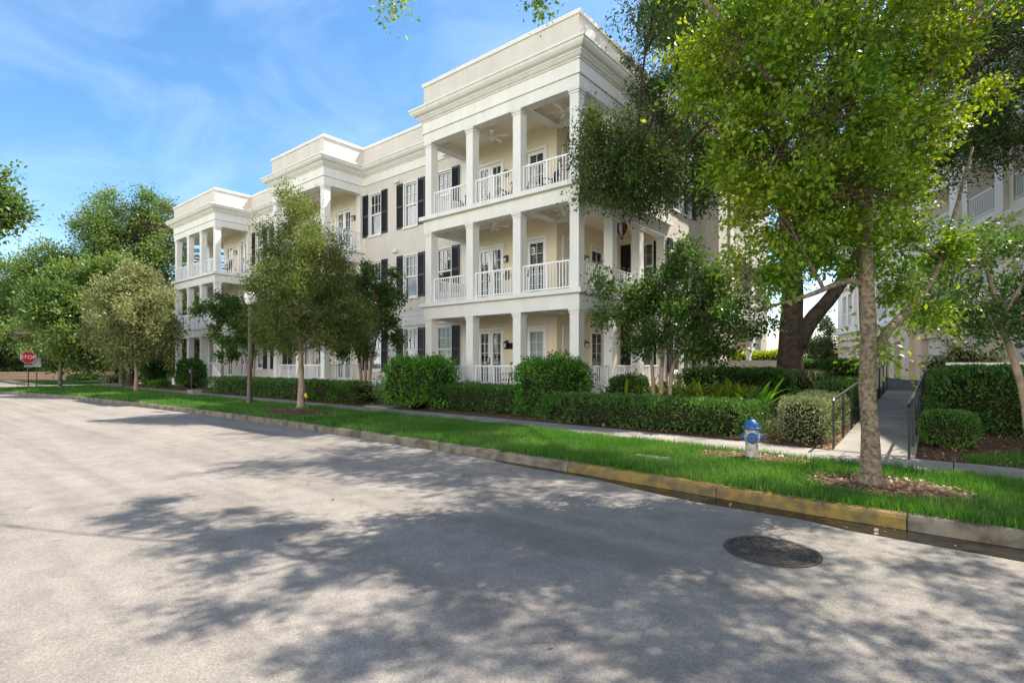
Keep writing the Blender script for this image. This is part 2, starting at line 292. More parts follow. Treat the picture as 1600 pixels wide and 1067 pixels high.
def roadmat():
    m = bpy.data.materials.new('old_asphalt'); m.use_nodes = True; t = m.node_tree; b = t.nodes['Principled BSDF']; lk = t.links.new
    tcn = N(t, 'ShaderNodeTexCoord'); s = tcn.outputs['Object']
    def ns(sc, d=5, r=0.6):
        n = N(t, 'ShaderNodeTexNoise'); n.inputs['Scale'].default_value = sc; n.inputs['Detail'].default_value = d; n.inputs['Roughness'].default_value = r; lk(s, n.inputs['Vector']); return n
    v = N(t, 'ShaderNodeTexVoronoi'); v.inputs['Scale'].default_value = 85; lk(s, v.inputs['Vector'])
    big = ns(0.35, 6); mid = ns(3.0, 6); fine = ns(160, 2)
    r1 = N(t, 'ShaderNodeValToRGB'); e = r1.color_ramp.elements; e[0].color = (0.205, 0.182, 0.157, 1); e[1].color = (0.262, 0.236, 0.205, 1); e[0].position = .3; e[1].position = .7
    lk(big.outputs[0], r1.inputs[0])
    r2 = N(t, 'ShaderNodeValToRGB'); e = r2.color_ramp.elements; e[0].color = (0.86, 0.86, 0.86, 1); e[1].color = (1.08, 1.07, 1.05, 1); e[0].position = .35; e[1].position = .65
    lk(mid.outputs[0], r2.inputs[0])
    m1 = N(t, 'ShaderNodeMix', data_type='RGBA', blend_type='MULTIPLY'); m1.inputs['Factor'].default_value = 1; lk(r1.outputs[0], m1.inputs['A']); lk(r2.outputs[0], m1.inputs['B'])
    # aggregate: pale and dark grains
    r3 = N(t, 'ShaderNodeValToRGB'); e = r3.color_ramp.elements; e[0].color = (0.62, 0.62, 0.64, 1); e[1].color = (1.45, 1.42, 1.36, 1); e[0].position = .1; e[1].position = .9
    x = e.new(.45); x.color = (.98, .98, .98, 1)
    hs_ = N(t, 'ShaderNodeSeparateColor'); lk(v.outputs['Color'], hs_.inputs[0]); lk(hs_.outputs[0], r3.inputs[0])
    m2 = N(t, 'ShaderNodeMix', data_type='RGBA', blend_type='MULTIPLY'); m2.inputs['Factor'].default_value = 0.42; lk(m1.outputs['Result'], m2.inputs['A']); lk(r3.outputs[0], m2.inputs['B'])
    # tracked lane seam lines along x
    mpn = N(t, 'ShaderNodeMapping'); mpn.inputs['Scale'].default_value = (0.05, 1.3, 1); lk(s, mpn.inputs[0])
    st = N(t, 'ShaderNodeTexNoise'); st.inputs['Scale'].default_value = 1.5; st.inputs['Detail'].default_value = 5; lk(mpn.outputs[0], st.inputs['Vector'])
    r4 = N(t, 'ShaderNodeValToRGB'); e = r4.color_ramp.elements; e[0].color = (0.84, 0.84, 0.84, 1); e[1].color = (1.04, 1.04, 1.04, 1); e[0].position = .36; e[1].position = .56
    lk(st.outputs[0], r4.inputs[0])
    m3 = N(t, 'ShaderNodeMix', data_type='RGBA', blend_type='MULTIPLY'); m3.inputs['Factor'].default_value = 1; lk(m2.outputs['Result'], m3.inputs['A']); lk(r4.outputs[0], m3.inputs['B'])
    # hairline cracks
    nd = ns(1.2, 4); vm = N(t, 'ShaderNodeMix', data_type='VECTOR'); vm.inputs[0].default_value = .12
    vs_ = [i for i in vm.inputs if i.type == 'VECTOR']; lk(s, vs_[0]); lk(nd.outputs['Color'], vs_[1])
    vc = N(t, 'ShaderNodeTexVoronoi', feature='DISTANCE_TO_EDGE'); vc.inputs['Scale'].default_value = .35; lk([o_ for o_ in vm.outputs if o_.type == 'VECTOR'][0], vc.inputs['Vector'])
    rc = N(t, 'ShaderNodeMapRange'); rc.inputs['From Min'].default_value = .0008; rc.inputs['From Max'].default_value = .003; lk(vc.outputs['Distance'], rc.inputs['Value'])
    nm_ = ns(.5, 3); rm = N(t, 'ShaderNodeMapRange'); rm.inputs['From Min'].default_value = .5; rm.inputs['From Max'].default_value = .6; rm.inputs['To Min'].default_value = 1.0; rm.inputs['To Max'].default_value = .0; lk(nm_.outputs[0], rm.inputs['Value'])
    mxm = N(t, 'ShaderNodeMath', operation='MAXIMUM'); lk(rc.outputs[0], mxm.inputs[0]); lk(rm.outputs[0], mxm.inputs[1])
    m4 = N(t, 'ShaderNodeMix', data_type='RGBA'); m4.inputs['A'].default_value = (.09, .08, .07, 1); lk(mxm.outputs[0], m4.inputs['Factor']); lk(m3.outputs['Result'], m4.inputs['B'])
    lk(m4.outputs['Result'], b.inputs['Base Color']); b.inputs['Roughness'].default_value = 0.88; b.inputs['Specular IOR Level'].default_value = 0.25
    bp = N(t, 'ShaderNodeBump'); bp.inputs['Strength'].default_value = 0.55; bp.inputs['Distance'].default_value = 0.006; lk(v.outputs['Distance'], bp.inputs['Height']); lk(bp.outputs[0], b.inputs['Normal'])
    return m
M['road'] = roadmat()
def wetmat():
    m = bpy.data.materials.new('wet_gutter'); m.use_nodes = True; t = m.node_tree; b = t.nodes['Principled BSDF']
    b.inputs['Base Color'].default_value = (0.02, 0.017, 0.013, 1); b.inputs['Roughness'].default_value = 0.22; b.inputs['Specular IOR Level'].default_value = 0.35
    tcn = N(t, 'ShaderNodeTexCoord'); n = N(t, 'ShaderNodeTexNoise'); n.inputs['Scale'].default_value = 60; t.links.new(tcn.outputs['Object'], n.inputs['Vector'])
    bp = N(t, 'ShaderNodeBump'); bp.inputs['Strength'].default_value = 0.4; bp.inputs['Distance'].default_value = 0.004; t.links.new(n.outputs[0], bp.inputs['Height']); t.links.new(bp.outputs[0], b.inputs['Normal'])
    return m
M['wet'] = wetmat()

# ---------------------------------------------------------------- numpy leaves
def quads_object(name, V, mat_, parent=None):
    """V: (n,4,3) array, one quad (leaf) per row"""
    n = V.shape[0]; me = bpy.data.meshes.new(name)
    me.vertices.add(n * 4); me.loops.add(n * 4); me.polygons.add(n)
    me.vertices.foreach_set('co', V.reshape(-1).astype(np.float32))
    me.loops.foreach_set('vertex_index', np.arange(n * 4, dtype=np.int32))
    me.polygons.foreach_set('loop_start', np.arange(0, n * 4, 4, dtype=np.int32))
    me.materials.append(mat_); me.update(calc_edges=True); me.validate()
    o = bpy.data.objects.new(name, me); COL.objects.link(o)
    if parent is not None: o.parent = parent
    return o
def unit(a): return a / np.maximum(np.linalg.norm(a, axis=-1, keepdims=True), 1e-9)
def leaves(P, D, size, aspect=0.5, up=0.7, var=0.5):
    """rhombic folded leaves at P pointing roughly D"""
    n = len(P)
    d = unit(D + rng.normal(0, 0.55, (n, 3)))
    nn = unit(rng.normal(0, 1, (n, 3)) + np.array([0, 0, up * 2.0]))
    s = unit(np.cross(d, nn)); nn = np.cross(s, d)
    l = size * (1 + rng.uniform(-var, var, (n, 1))); wd = l * aspect * 0.5
    V = np.empty((n, 4, 3))
    V[:, 0] = P; V[:, 1] = P + d * l * 0.45 + s * wd + nn * wd * 0.35
    V[:, 2] = P + d * l; V[:, 3] = P + d * l * 0.45 - s * wd + nn * wd * 0.35
    return V
def noise_at(P, sc, off=0.0):
    return np.array([mnoise.noise(Vector((p[0] * sc + off, p[1] * sc, p[2] * sc))) for p in P])

def crown(root, lobes, sprays, per, lsize, lmat, attach, twigmat, spray_len=0.5, gap=0.0, gsc=0.9, aspect=0.5, droop=0.15, limb_r=0.07, spread=0.13, twigs=True, flowers=None, up=0.7, outward=0.8, aim=None, rise=0.0, clump=9, clump_r=.17):
    """lobes: [(center Vector, (rx,ry,rz), weight)] ; attach: list of trunk/limb points with radius"""
    sprays = int(sprays * 2.2); lsize *= 1.05; aspect = min(.62, aspect + .08); spread *= 1.1
    tot = sum(l[2] for l in lobes); allV = []; mb = MB(); fl = []
    base = Vector(root.location)
    for li, (c, r, wgt) in enumerate(lobes):
        c = Vector(c); n = max(16, int(sprays * wgt / tot))
        u = unit(rng.normal(0, 1, (n, 3))); rad = rng.uniform(0.25, 1.0, (n, 1)) ** 0.45
        rr = np.array(r)
        # uneven lobe outline
        mod = 1 + (0.42 * noise_at(u * 1.0 + li * 7.3, 1.7) + 0.38 * noise_at(u * 1.0 + li * 3.1, 4.5))[:, None] + rng.exponential(.07, (n, 1))
        P = np.array(c) + u * rr * rad * mod
        if clump > 1 and n > clump * 2:
            nc = max(3, n // clump); own = rng.integers(0, nc, n); P0 = P[:nc]
            cs = clump_r * (min(r) ** .5) * (max(r) ** .5)
            P = P0[own] + rng.normal(0, 1, (n, 3)) * np.array([1.0, 1.0, .5]) * cs; u = unit(u[:nc][own] + rng.normal(0, .45, (n, 3)))
        if gap > -1 and wgt > .06:
            keep = noise_at(P, gsc, 11.0 + li) > gap - 0.22 * rng.random(n)
            P = P[keep]; u = u[keep]
        if len(P) == 0: continue
        D = unit(u * outward + rng.normal(0, 0.45, P.shape) + np.array([0, 0, -droop + rise]))
        # limb to the lobe
        a = min(attach, key=lambda q: (Vector(q[0]) - c).length + 0.6 * max(0, q[0][2] - c.z))
        a0 = Vector(a[0]); mid = (a0 + c) / 2 + Vector((random.uniform(-.2, .2), random.uniform(-.2, .2), random.uniform(-0.1, .35))) * (c - a0).length * 0.35
        lr = min(a[1] * 0.8, limb_r)
        pts = [a0.lerp(mid, t / 3 * 1.0) if False else (a0 * (1 - t / 5) ** 2 + mid * 2 * (1 - t / 5) * (t / 5) + c * (t / 5) ** 2) for t in range(6)]
        mb.tube([p - base for p in pts], [lr * (1 - 0.7 * t / 5) for t in range(6)], 6, cap=False)
        # branchlets
        if twigs:
            idx = rng.choice(len(P), min(len(P), max(8, len(P) // 4)), replace=False)
            for i in idx:
                e = Vector(P[i]); s0 = pts[random.choice([3, 4, 5])]
                md = (s0 + e) / 2 + Vector((random.uniform(-1, 1), random.uniform(-1, 1), random.uniform(-.3, 1))) * (e - s0).length * 0.12
                e2 = e + Vector(D[i]) * spray_len * 0.7
                mb.tube([s0 - base, md - base, e - base, e2 - base], [lr * 0.26, lr * 0.17, lr * 0.09, lr * 0.03], 3, cap=False)
        # leaves along sprays
        k = per; T = rng.random((len(P), k, 1)) ** 0.8
        Q = P[:, None, :] + D[:, None, :] * T * spray_len + rng.normal(0, spread, (len(P), k, 3)) * (0.4 + T) + np.array([0, 0, -1.0]) * droop * T * T * spray_len
        DD = np.repeat(D[:, None, :], k, 1)
        allV.append(leaves(Q.reshape(-1, 3), DD.reshape(-1, 3), lsize, aspect, up))
        if flowers:
            m_, frac, fs, cnt = flowers
            tips = P[(u[:, 2] > -0.1)]; pick = rng.random(len(tips)) < frac
            tips = tips[pick]
            for tpt in tips:
                q = tpt + np.array([0, 0, 0.1]) + rng.normal(0, 1, (cnt, 3)) * np.array([.07, .07, .11])
                fl.append(leaves(q, rng.normal(0, 1, (cnt, 3)), fs, 0.9, 0.2))
    V = np.concatenate(allV) - np.array(base)
    cr_ = quads_object('crown', V, lmat, root)
    mb.build('branches', twigmat, root, smooth=True)
    if fl: quads_object('blossom', np.concatenate(fl) - np.array(base), flowers[0], root)
    return cr_

def trunk(root, chains, m):
    """chains: list of [(point, radius)...] in world space"""
    mb = MB(); base = Vector(root.location); att = []
    for ch in chains:
        pts = [Vector(p) for p, r in ch]; rs = [r for p, r in ch]
        # subdivide with catmull-rom
        P2 = []; R2 = []
        for i in range(len(pts) - 1):
            p0 = pts[max(i - 1, 0)]; p1 = pts[i]; p2 = pts[i + 1]; p3 = pts[min(i + 2, len(pts) - 1)]
            for k in range(5):
                t = k / 5
                q = 0.5 * ((2 * p1) + (p2 - p0) * t + (2 * p0 - 5 * p1 + 4 * p2 - p3) * t * t + (3 * p1 - p0 - 3 * p2 + p3) * t ** 3)
                rr = rs[i] * (1 - t) + rs[i + 1] * t
                rr *= 1 + 0.06 * mnoise.noise(q * 3)
                P2.append(q); R2.append(rr)
        P2.append(pts[-1]); R2.append(rs[-1])
        mb.tube([p - base for p in P2], R2, 14, cap=True)
        att += [((p.x, p.y, p.z), r) for p, r in zip(P2, R2)]
    mb.build('trunk', m, root, smooth=True)
    return att

def flare(b, r, top, rt, n=4):
    """chain from a flared base up to top"""
    b = Vector(b); top = Vector(top)
    out = [(b + Vector((0, 0, -0.12)), r * 2.1), (b + Vector((0, 0, 0.05)), r * 1.55), (b + Vector((0, 0, 0.22)), r * 1.2)]
    for i in range(1, n + 1):
        t = 0.06 + 0.94 * i / n
        j = Vector((random.uniform(-1, 1), random.uniform(-1, 1), 0)) * r * 0.35 if i < n else Vector()
        out.append((b.lerp(top, t) + j, r + (rt - r) * t))
    return out

def shrub(name, label, cat, c, r, n, lsize, lmat, group=None, boxy=0.55, rz=0.0, lump=0.16, aspect=0.55, fuzz=0.075):
    """clipped or rounded shrub: dark inner mass with leaves all over its uneven surface; c = base centre"""
    root = thing(name, label, cat, (c[0], c[1], c[2]), group, rz)
    rx, ry, rz_ = r; hgt = rz_
    def surf(nu):
        # superellipsoid radius factor
        q = np.abs(nu) ** (2 / boxy)
        k = (q.sum(-1, keepdims=True)) ** (-boxy / 2)
        return nu * k
    # solid core, coloured near black to stand in for shade among the leaves
    mb = MB(); nu_, nv_ = 26, 14; vs = []
    for i in range(nv_ + 1):
        th = math.pi * i / nv_
        for j in range(nu_):
            ph = 2 * math.pi * j / nu_; vs.append((math.sin(th) * math.cos(ph), math.sin(th) * math.sin(ph), math.cos(th)))
    A = surf(np.array(vs)); seed = random.uniform(0, 90)
    sc = 1.0 / max(0.45, min(rx, ry, hgt) * 1.0)
    def disp(U):
        W = U * np.array([rx, ry, hgt / 2])
        nz1 = noise_at(W, 1.6, seed); nz2 = noise_at(W, 5.5, seed + 5)
        return (1 + lump * nz1 * .8 + lump * 0.75 * nz2)[:, None]
    AA = A * disp(A) * 0.9 * np.array([rx, ry, hgt / 2]) + np.array([0, 0, hgt / 2])
    fs = []
    for i in range(nv_):
        for j in range(nu_):
            a = i * nu_ + j; b = i * nu_ + (j + 1) % nu_
            fs.append((a, a + nu_, b + nu_, b))
    mb.add([tuple(x) for x in AA], fs); mb.build('shade_core', M['core'], root, smooth=True)
    # leaves: sample proportional to area on a box of the same size, project on the superellipsoid
    areas = np.array([ry * hgt, ry * hgt, rx * hgt, rx * hgt, rx * ry * 2.2]); pr = areas / areas.sum()
    f = rng.choice(5, n, p=pr); U = rng.uniform(-1, 1, (n, 3))
    U[f == 0, 0] = 1; U[f == 1, 0] = -1; U[f == 2, 1] = 1; U[f == 3, 1] = -1; U[f == 4, 2] = 1
    S = surf(unit(U)); nrm = unit(S / np.array([rx, ry, hgt / 2]) ** 1.0)
    dep = rng.uniform(-1, 1, (n, 1)) * fuzz
    P = S * disp(S) * np.array([rx, ry, hgt / 2]) + nrm * dep + np.array([0, 0, hgt / 2])
    keep = P[:, 2] > 0.02; P = P[keep]; nrm = nrm[keep]
    V = leaves(P - nrm * lsize * 0.4, nrm + np.array([0, 0, 0.35]), lsize, aspect, 0.35)
    quads_object('foliage', V, lmat, root)
    return root

# ================================================================ GROUND
K = [(60, 6.6), (20, 6.7), (6, 6.85), (0.5, 6.95), (-1.3, 6.98), (-3.0, 7.12), (-5.4, 7.28), (-7.5, 7.36), (-10.6, 7.42), (-13.5, 7.48), (-16, 7.5), (-20, 7.42), (-24, 7.2), (-28, 6.95), (-32.5, 6.6), (-37, 6.0), (-40.5, 5.35), (-43, 5.1), (-45, 5.35), (-46.4, 6.3), (-47, 8.0), (-47.2, 12), (-47.4, 60)]
def resample(pl, step):
    out = [Vector((pl[0][0], pl[0][1], 0))]
    pts = [Vector((a, b, 0)) for a, b in pl]
    for i in range(len(pts) - 1):
        p0 = pts[max(i - 1, 0)]; p1 = pts[i]; p2 = pts[i + 1]; p3 = pts[min(i + 2, len(pts) - 1)]
        n = max(1, int((p2 - p1).length / step))
        for k in range(1, n + 1):
            t = k / n
            if (p2 - p1).length > 12: out.append(p1.lerp(p2, t)); continue
            out.append(0.5 * ((2 * p1) + (p2 - p0) * t + (2 * p0 - 5 * p1 + 4 * p2 - p3) * t * t + (3 * p1 - p0 - 3 * p2 + p3) * t ** 3))
    return out
KL = resample(K, 0.5)
def offs(pl, d):
    out = []
    for i, p in enumerate(pl):
        t = (pl[min(i + 1, len(pl) - 1)] - pl[max(i - 1, 0)]).normalized()
        out.append(p + Vector((t.y, -t.x, 0)) * d)   # right of travel (travelling towards -x: right is +y)
    return out
KB = offs(KL, 0.16)
def kerb_y(x):
    for a, b in zip(KB, KB[1:]):
        if b.x <= x <= a.x and a.x != b.x: return a.y + (b.y - a.y) * (x - a.x) / (b.x - a.x)
    return 7.2
def strip(name, A, B, za, zb, m, kind='structure'):
    mb = MB(); n = len(A)
    vs = [(p.x, p.y, za) for p in A] + [(p.x, p.y, zb) for p in B]
    mb.add(vs, [(i, i + 1, n + i + 1, n + i) for i in range(n - 1)])
    o = mb.build(name, m); o['kind'] = kind; return o

mb = MB(); mb.add([(-900, -900, -0.03), (900, -900, -0.03), (900, 900, -0.03), (-900, 900, -0.03)], [(0, 1, 2, 3)])
g = mb.build('ground', M['soil']); g['kind'] = 'structure'
mb = MB(); mb.add([(-130, -9, 0), (70, -9, 0), (70, 8.2, 0), (-130, 8.2, 0)], [(0, 1, 2, 3)])
mb.add([(-56, 8.2, 0), (-46.9, 8.2, 0), (-46.9, 120, 0), (-56, 120, 0)], [(0, 1, 2, 3)])
g = mb.build('road', M['road']); g['kind'] = 'structure'
# kerb: concrete lengths with open joints, the lengths by the hydrant painted yellow
def kerbrun(i0, i1, mbk):
    A = KL[i0:i1 + 1]; B = KB[i0:i1 + 1]; n = len(A)
    t0 = (A[1] - A[0]).normalized() * 0.006; t1 = (A[-1] - A[-2]).normalized() * 0.006
    A = [A[0] + t0] + A[1:-1] + [A[-1] - t1]; B = [B[0] + t0] + B[1:-1] + [B[-1] - t1]
    prof = []
    for a, b in zip(A, B):
        q = (b - a).normalized()
        wv = 0.004 * mnoise.noise(a * 1.3)
        prof.append([(a.x, a.y, -0.02), ((a + q * 0.012).x, (a + q * 0.012).y, 0.115 + wv), ((a + q * 0.04).x, (a + q * 0.04).y, 0.15 + wv), (b.x, b.y, 0.156 + wv), (b.x, b.y, -0.02)])
    vs = [v for r_ in prof for v in r_]; fs = []
    for i in range(n - 1):
        for k in range(4): a = i * 5 + k; fs.append((a, a + 1, a + 6, a + 5))
    fs.append((0, 4, 3, 2, 1)); e = (n - 1) * 5; fs.append((e, e + 1, e + 2, e + 3, e + 4))
    mbk.add(vs, fs)
mk = MB(); my = MB(); i = 0
yi = [k for k, p in enumerate(KL) if -5.4 <= p.x <= -0.25]
brk = sorted(set(list(range(0, yi[0], 6)) + [yi[0], (yi[0] + yi[-1]) // 2, yi[-1]] + list(range(yi[-1] + 6, len(KL) - 1, 6)) + [len(KL) - 1]))
for a, b in zip(brk, brk[1:]):
    kerbrun(a, b, my if (a >= yi[0] and b <= yi[-1]) else mk)
o = mk.build('kerb', M['kerb']); o['kind'] = 'structure'
o = my.build('kerb_painted', M['yellow']); o['kind'] = 'structure'
o = strip('kerb_joint_bed', offs(KL, 0.012), offs(KL, 0.15), 0.09, 0.09, M['core'])
# wet gutter
A = [p for p in KL if -6.5 < p.x < 8]; Bp = []
for i, p in enumerate(A):
    wv = 0.30 + 0.16 * mnoise.noise(Vector((p.x * 0.6, 3, 0))) + (0.12 if p.x > -1 else 0) - max(0, (-3.5 - p.x)) * 0.09
    Bp.append(Vector((p.x, p.y - max(0.03, wv), 0)))
strip('wet_gutter', A, Bp, 0.004, 0.004, M['wet'])
# lawn verge, sidewalk and bed
SN = [(60, 9.75), (6, 9.8), (0.7, 9.86), (-1.4, 9.98), (-3.6, 10.05), (-5.6, 10.2), (-8, 10.35), (-10.7, 10.5), (-14.7, 10.42), (-20, 10.35), (-30, 10.4), (-46.9, 10.4)]
SF = [(60, 11.15), (6, 11.15), (0.7, 11.15), (-1.4, 11.22), (-3.6, 11.5), (-5.6, 11.62), (-8, 11.7), (-10.7, 11.78), (-14.7, 11.75), (-20, 11.7), (-30, 11.75), (-46.9, 11.8)]
def yat(pl, x):
    for a, b in zip(pl, pl[1:]):
        if b[0] <= x <= a[0]: return a[1] + (b[1] - a[1]) * (x - a[0]) / (b[0] - a[0])
    return pl[-1][1]
xs = [60, 40, 20] + [12 - 0.5 * i for i in range(int((12 + 46.5) / 0.5) + 1)]
mb = MB(); rows = []
for x in xs:
    k = kerb_y(x); s = yat(SN, x)
    rows.append([(x, k + (s - k) * j / 6, 0.148 + 0.02 * math.sin(math.pi * j / 6) + 0.012 * mnoise.noise(Vector((x, j, 1)))) for j in range(7)])
mb.add([v for r_ in rows for v in r_], [(i * 7 + j, i * 7 + j + 1, i * 7 + j + 8, i * 7 + j + 7) for i in range(len(rows) - 1) for j in range(6)])
g = mb.build('lawn', M['soil'], smooth=True); g['kind'] = 'structure'
# sidewalk slabs with joints
mb = MB(); x = 12.0
while x > -46.5:
    x2 = x - 1.5
    a, b = x - 0.006, x2 + 0.006
    dz = random.uniform(-0.003, 0.003)
    vs = []
    for z in (0.05, 0.160 + dz):
        vs += [(a, yat(SN, a), z), (a, yat(SF, a), z), (b, yat(SF, b), z), (b, yat(SN, b), z)]
    mb.add(vs, [(3, 2, 1, 0), (4, 5, 6, 7), (0, 1, 5, 4), (1, 2, 6, 5), (2, 3, 7, 6), (3, 0, 4, 7)])
    x = x2
g = mb.build('sidewalk', M['concrete'], bevel=0.006); g['kind'] = 'structure'
mb = MB(); mb.add([(60, 9.6, .14), (60, 11.2, .14), (12, 11.2, .14), (12, 9.6, .14)], [(0, 1, 2, 3)]); g = mb.build('sidewalk_far', M['concrete']); g['kind'] = 'structure'
# beds: mulch terrain rising away from the street
mb = MB(); rows = []; ys = [0, .4, .9, 1.5, 2.2, 3, 4, 5.5, 7, 9, 10.3]
xs2 = [40, 20, 10, 6, 4, 3, 2, 1, 0] + [-0.5 * i for i in range(1, 93)]
for x in xs2:
    s = yat(SF, x)
    rows.append([(x, s + q, gz(x, s + q) - 0.012 + (0.03 * mnoise.noise(Vector((x * 1.5, q * 1.5, 4))) if 0 < j else -0.03)) for j, q in enumerate(ys)])
n = len(ys)
mb.add([v for r_ in rows for v in r_], [(i * n + j, i * n + j + 1, i * n + j + n + 1, i * n + j + n) for i in range(len(rows) - 1) for j in range(n - 1)])
g = mb.build('planting_bed', M['mulch'], smooth=True); g['kind'] = 'structure'
# garage court
mb = MB(); mb.prism([(40, 21.5), (40, 90), (-60, 90), (-60, 31.8), (-7.5, 31.8), (-7.5, 24.2), (-2.4, 21.5)][::1], 0.4, 0.86)
g = mb.build('parking_court', M['asph2']); g['kind'] = 'structure'
# land beyond the side street
mb = MB(); mb.prism([(-56.2, 8.9), (-56.2, 120), (-300, 120), (-300, 8.9)], -0.1, 0.12); g = mb.build('far_lawn', M['grass']); g['kind'] = 'structure'
mb = MB(); mb.prism([(-56.2, 8.4), (-56.2, 8.9), (-300, 8.9), (-300, 8.4)], -0.1, 0.15); g = mb.build('far_kerb', M['kerb']); g['kind'] = 'structure'
mb = MB(); mb.prism([(70, -9.2), (-130, -9.2), (-130, -9), (70, -9)], -0.1, 0.15); g = mb.build('near_kerb', M['kerb']); g['kind'] = 'structure'
mb = MB(); mb.prism([(70, -40), (-130, -40), (-130, -9.2), (70, -9.2)], -0.1, 0.14); g = mb.build('near_lawn', M['grass']); g['kind'] = 'structure'
# front walks crossing the bed
mb = MB()
for xa, xb in ((-16.6, -15.3),):
    for q in range(2):
        ya = 11.72 + q * 1.0
        mb.box(xa, xb, ya + 0.01, ya + 1.0, 0.05, gz(xa, ya) + 0.03)
g = mb.build('front_walk', M['concrete'], bevel=0.01); g['kind'] = 'structure'
# ramp up to the garage court
RX0, RX1 = -1.70, -0.50
def rz_(y): return 0.17 + 0.066 * (y - 11.2)
mb = MB(); y = 11.25
while y < 21.6:
    y2 = min(y + 1.5, 21.75)
    a, b = y + 0.006, y2 - 0.006; vs = []
    for dz in (-0.3, 0): vs += [(RX0, a, rz_(a) + dz), (RX1, a, rz_(a) + dz), (RX1 - (b - 11) * 0.01, b, rz_(b) + dz), (RX0, b, rz_(b) + dz)]
    mb.add(vs, [(3, 2, 1, 0), (4, 5, 6, 7), (0, 1, 5, 4), (1, 2, 6, 5), (2, 3, 7, 6), (3, 0, 4, 7)])
    y = y2 + 0.0
g = mb.build('ramp_path', M['concrete'], bevel=0.006); g['kind'] = 'structure'
# mulch circles in the verge
def mulch(name, cx, cy, rx, ry, dz=0.035):
    mb = MB(); n = 40; vs = [(cx, cy, 0.16 + dz + 0.03)]
    for rr, hh in ((0.55, 0.022), (1.0, -0.035)):
        for k in range(n):
            a = 2 * math.pi * k / n; q = rr * (1 + 0.22 * mnoise.noise(Vector((math.cos(a) * 1.6, math.sin(a) * 1.6, cx))))
            vs.append((cx + math.cos(a) * rx * q, cy + math.sin(a) * ry * q, 0.16 + dz + hh))
    fs = [(0, 1 + k, 1 + (k + 1) % n) for k in range(n)] + [(1 + k, 1 + n + k, 1 + n + (k + 1) % n, 1 + (k + 1) % n) for k in range(n)]
    mb.add(vs, fs); o = mb.build(name, M['mulch'], smooth=True); o['kind'] = 'structure'
mulches = [(-16.0, 8.75, 2.0, 0.85), (-2.55, 9.35, 0.95, 0.42), (-0.65, 8.3, 0.95, 0.62), (-35.1, 9.8, 0.8, 0.6)]
for q in mulches: mulch('mulch_ring', *q)

# ================================================================ APARTMENT BUILDING
Y0 = 13.73; YW = 15.9; F = [0.73, 4.0, 7.28]; BEAM = [(3.40, 3.86), (6.68, 7.13), (10.06, 10.44)]
bld = thing('apartment_building', 'cream three storey apartment building with white column porches and black shutters, facing the street', 'building', (-25, 18, 0))
BO = Vector((-25, 18, 0))
def sub(mb, name, m, parent, **k):
    """build world-coordinate geometry as a child of something standing at BO (or of its child)"""
    o = mb.build(name, m, None, **k); o.parent = parent; o.matrix_parent_inverse.identity()
    off = Vector()
    p = parent
    while p is not None: off += Vector(p.location); p = p.parent
    o.location = -off
    return o
fS = Fr(0, YW, 1, 0)              # main front wall, u = x
fX = Fr(-8.67, 0, 0, 1)           # side wall facing +x, u = y
fI = Fr(-10.99, 0, 0, 1)          # porch inner side wall
fB = Fr(0, 20.4, 1, 0)            # porch inner back wall
fW = Fr(-7.9, 0, 0, 1)            # rear wing side wall

wins = []; doors = []
WZ = [(1.40, 3.28), (4.72, 6.62), (7.93, 9.92)]
def win(fr, uc, k, w_=0.92, sh='lr', blind=True, zz=None, bl=0.45): wins.append((fr, uc, w_, zz or WZ[k], sh, blind, bl, k))
XA = (-21.62, -18.99, -16.83)
for k in range(3):
    for uc in XA: win(fS, uc, k, 0.9, sh='lr', blind=(uc != XA[0] or k == 0) and not (k == 1))
    win(fS, -33.4, k, 0.9); win(fS, -31.0, k, 0.9); win(fS, -28.9, k, 0.9)
for k in range(3):
    win(fX, 21.1, k, 0.85, sh='l', zz=(WZ[k])); win(fX, 22.15, k, 0.85, sh='r')
    win(fB, -9.85, k, 0.9, sh='lr', blind=True)
for k in (0, 1): win(fW, 29.9, k, 0.9, sh='', blind=False)
# doors: (frame, u0, u1, storey, leaves, style)
def door(fr, u0, u1, k, n, style='blind', h=2.3, zf=None): doors.append((fr, u0, u1, (zf if zf is not None else F[k]), n, style, h))
for k in range(3):
    door(fS, -14.85, -13.55, k, 2); door(fS, -12.35, -11.50, k, 1, 'plain' if k == 0 else 'blind')
    door(fI, 16.35, 17.25, k, 1, 'panel'); door(fI, 18.3, 19.3, k, 1)
    door(fS, -24.95, -23.65, k, 2, 'clear'); door(fS, -26.9, -25.9, k, 1)
    door(fS, -36.2, -35.05, k, 2); door(fS, -38.2, -37.2, k, 1)
recess = [(fS, -13.05, -12.72, k) for k in range(3)]

def holes_for(fr):
    h = [(uc - w_ / 2, uc + w_ / 2, z[0], z[1]) for (f_, uc, w_, z, *_r) in wins if f_ is fr]
    h += [(a, b, zf + 0.02, zf + hh) for (f_, a, b, zf, n, st, hh) in doors if f_ is fr]
    return h
HS = holes_for(fS)
mb = MB(); pw = MB()
ZT = 10.44
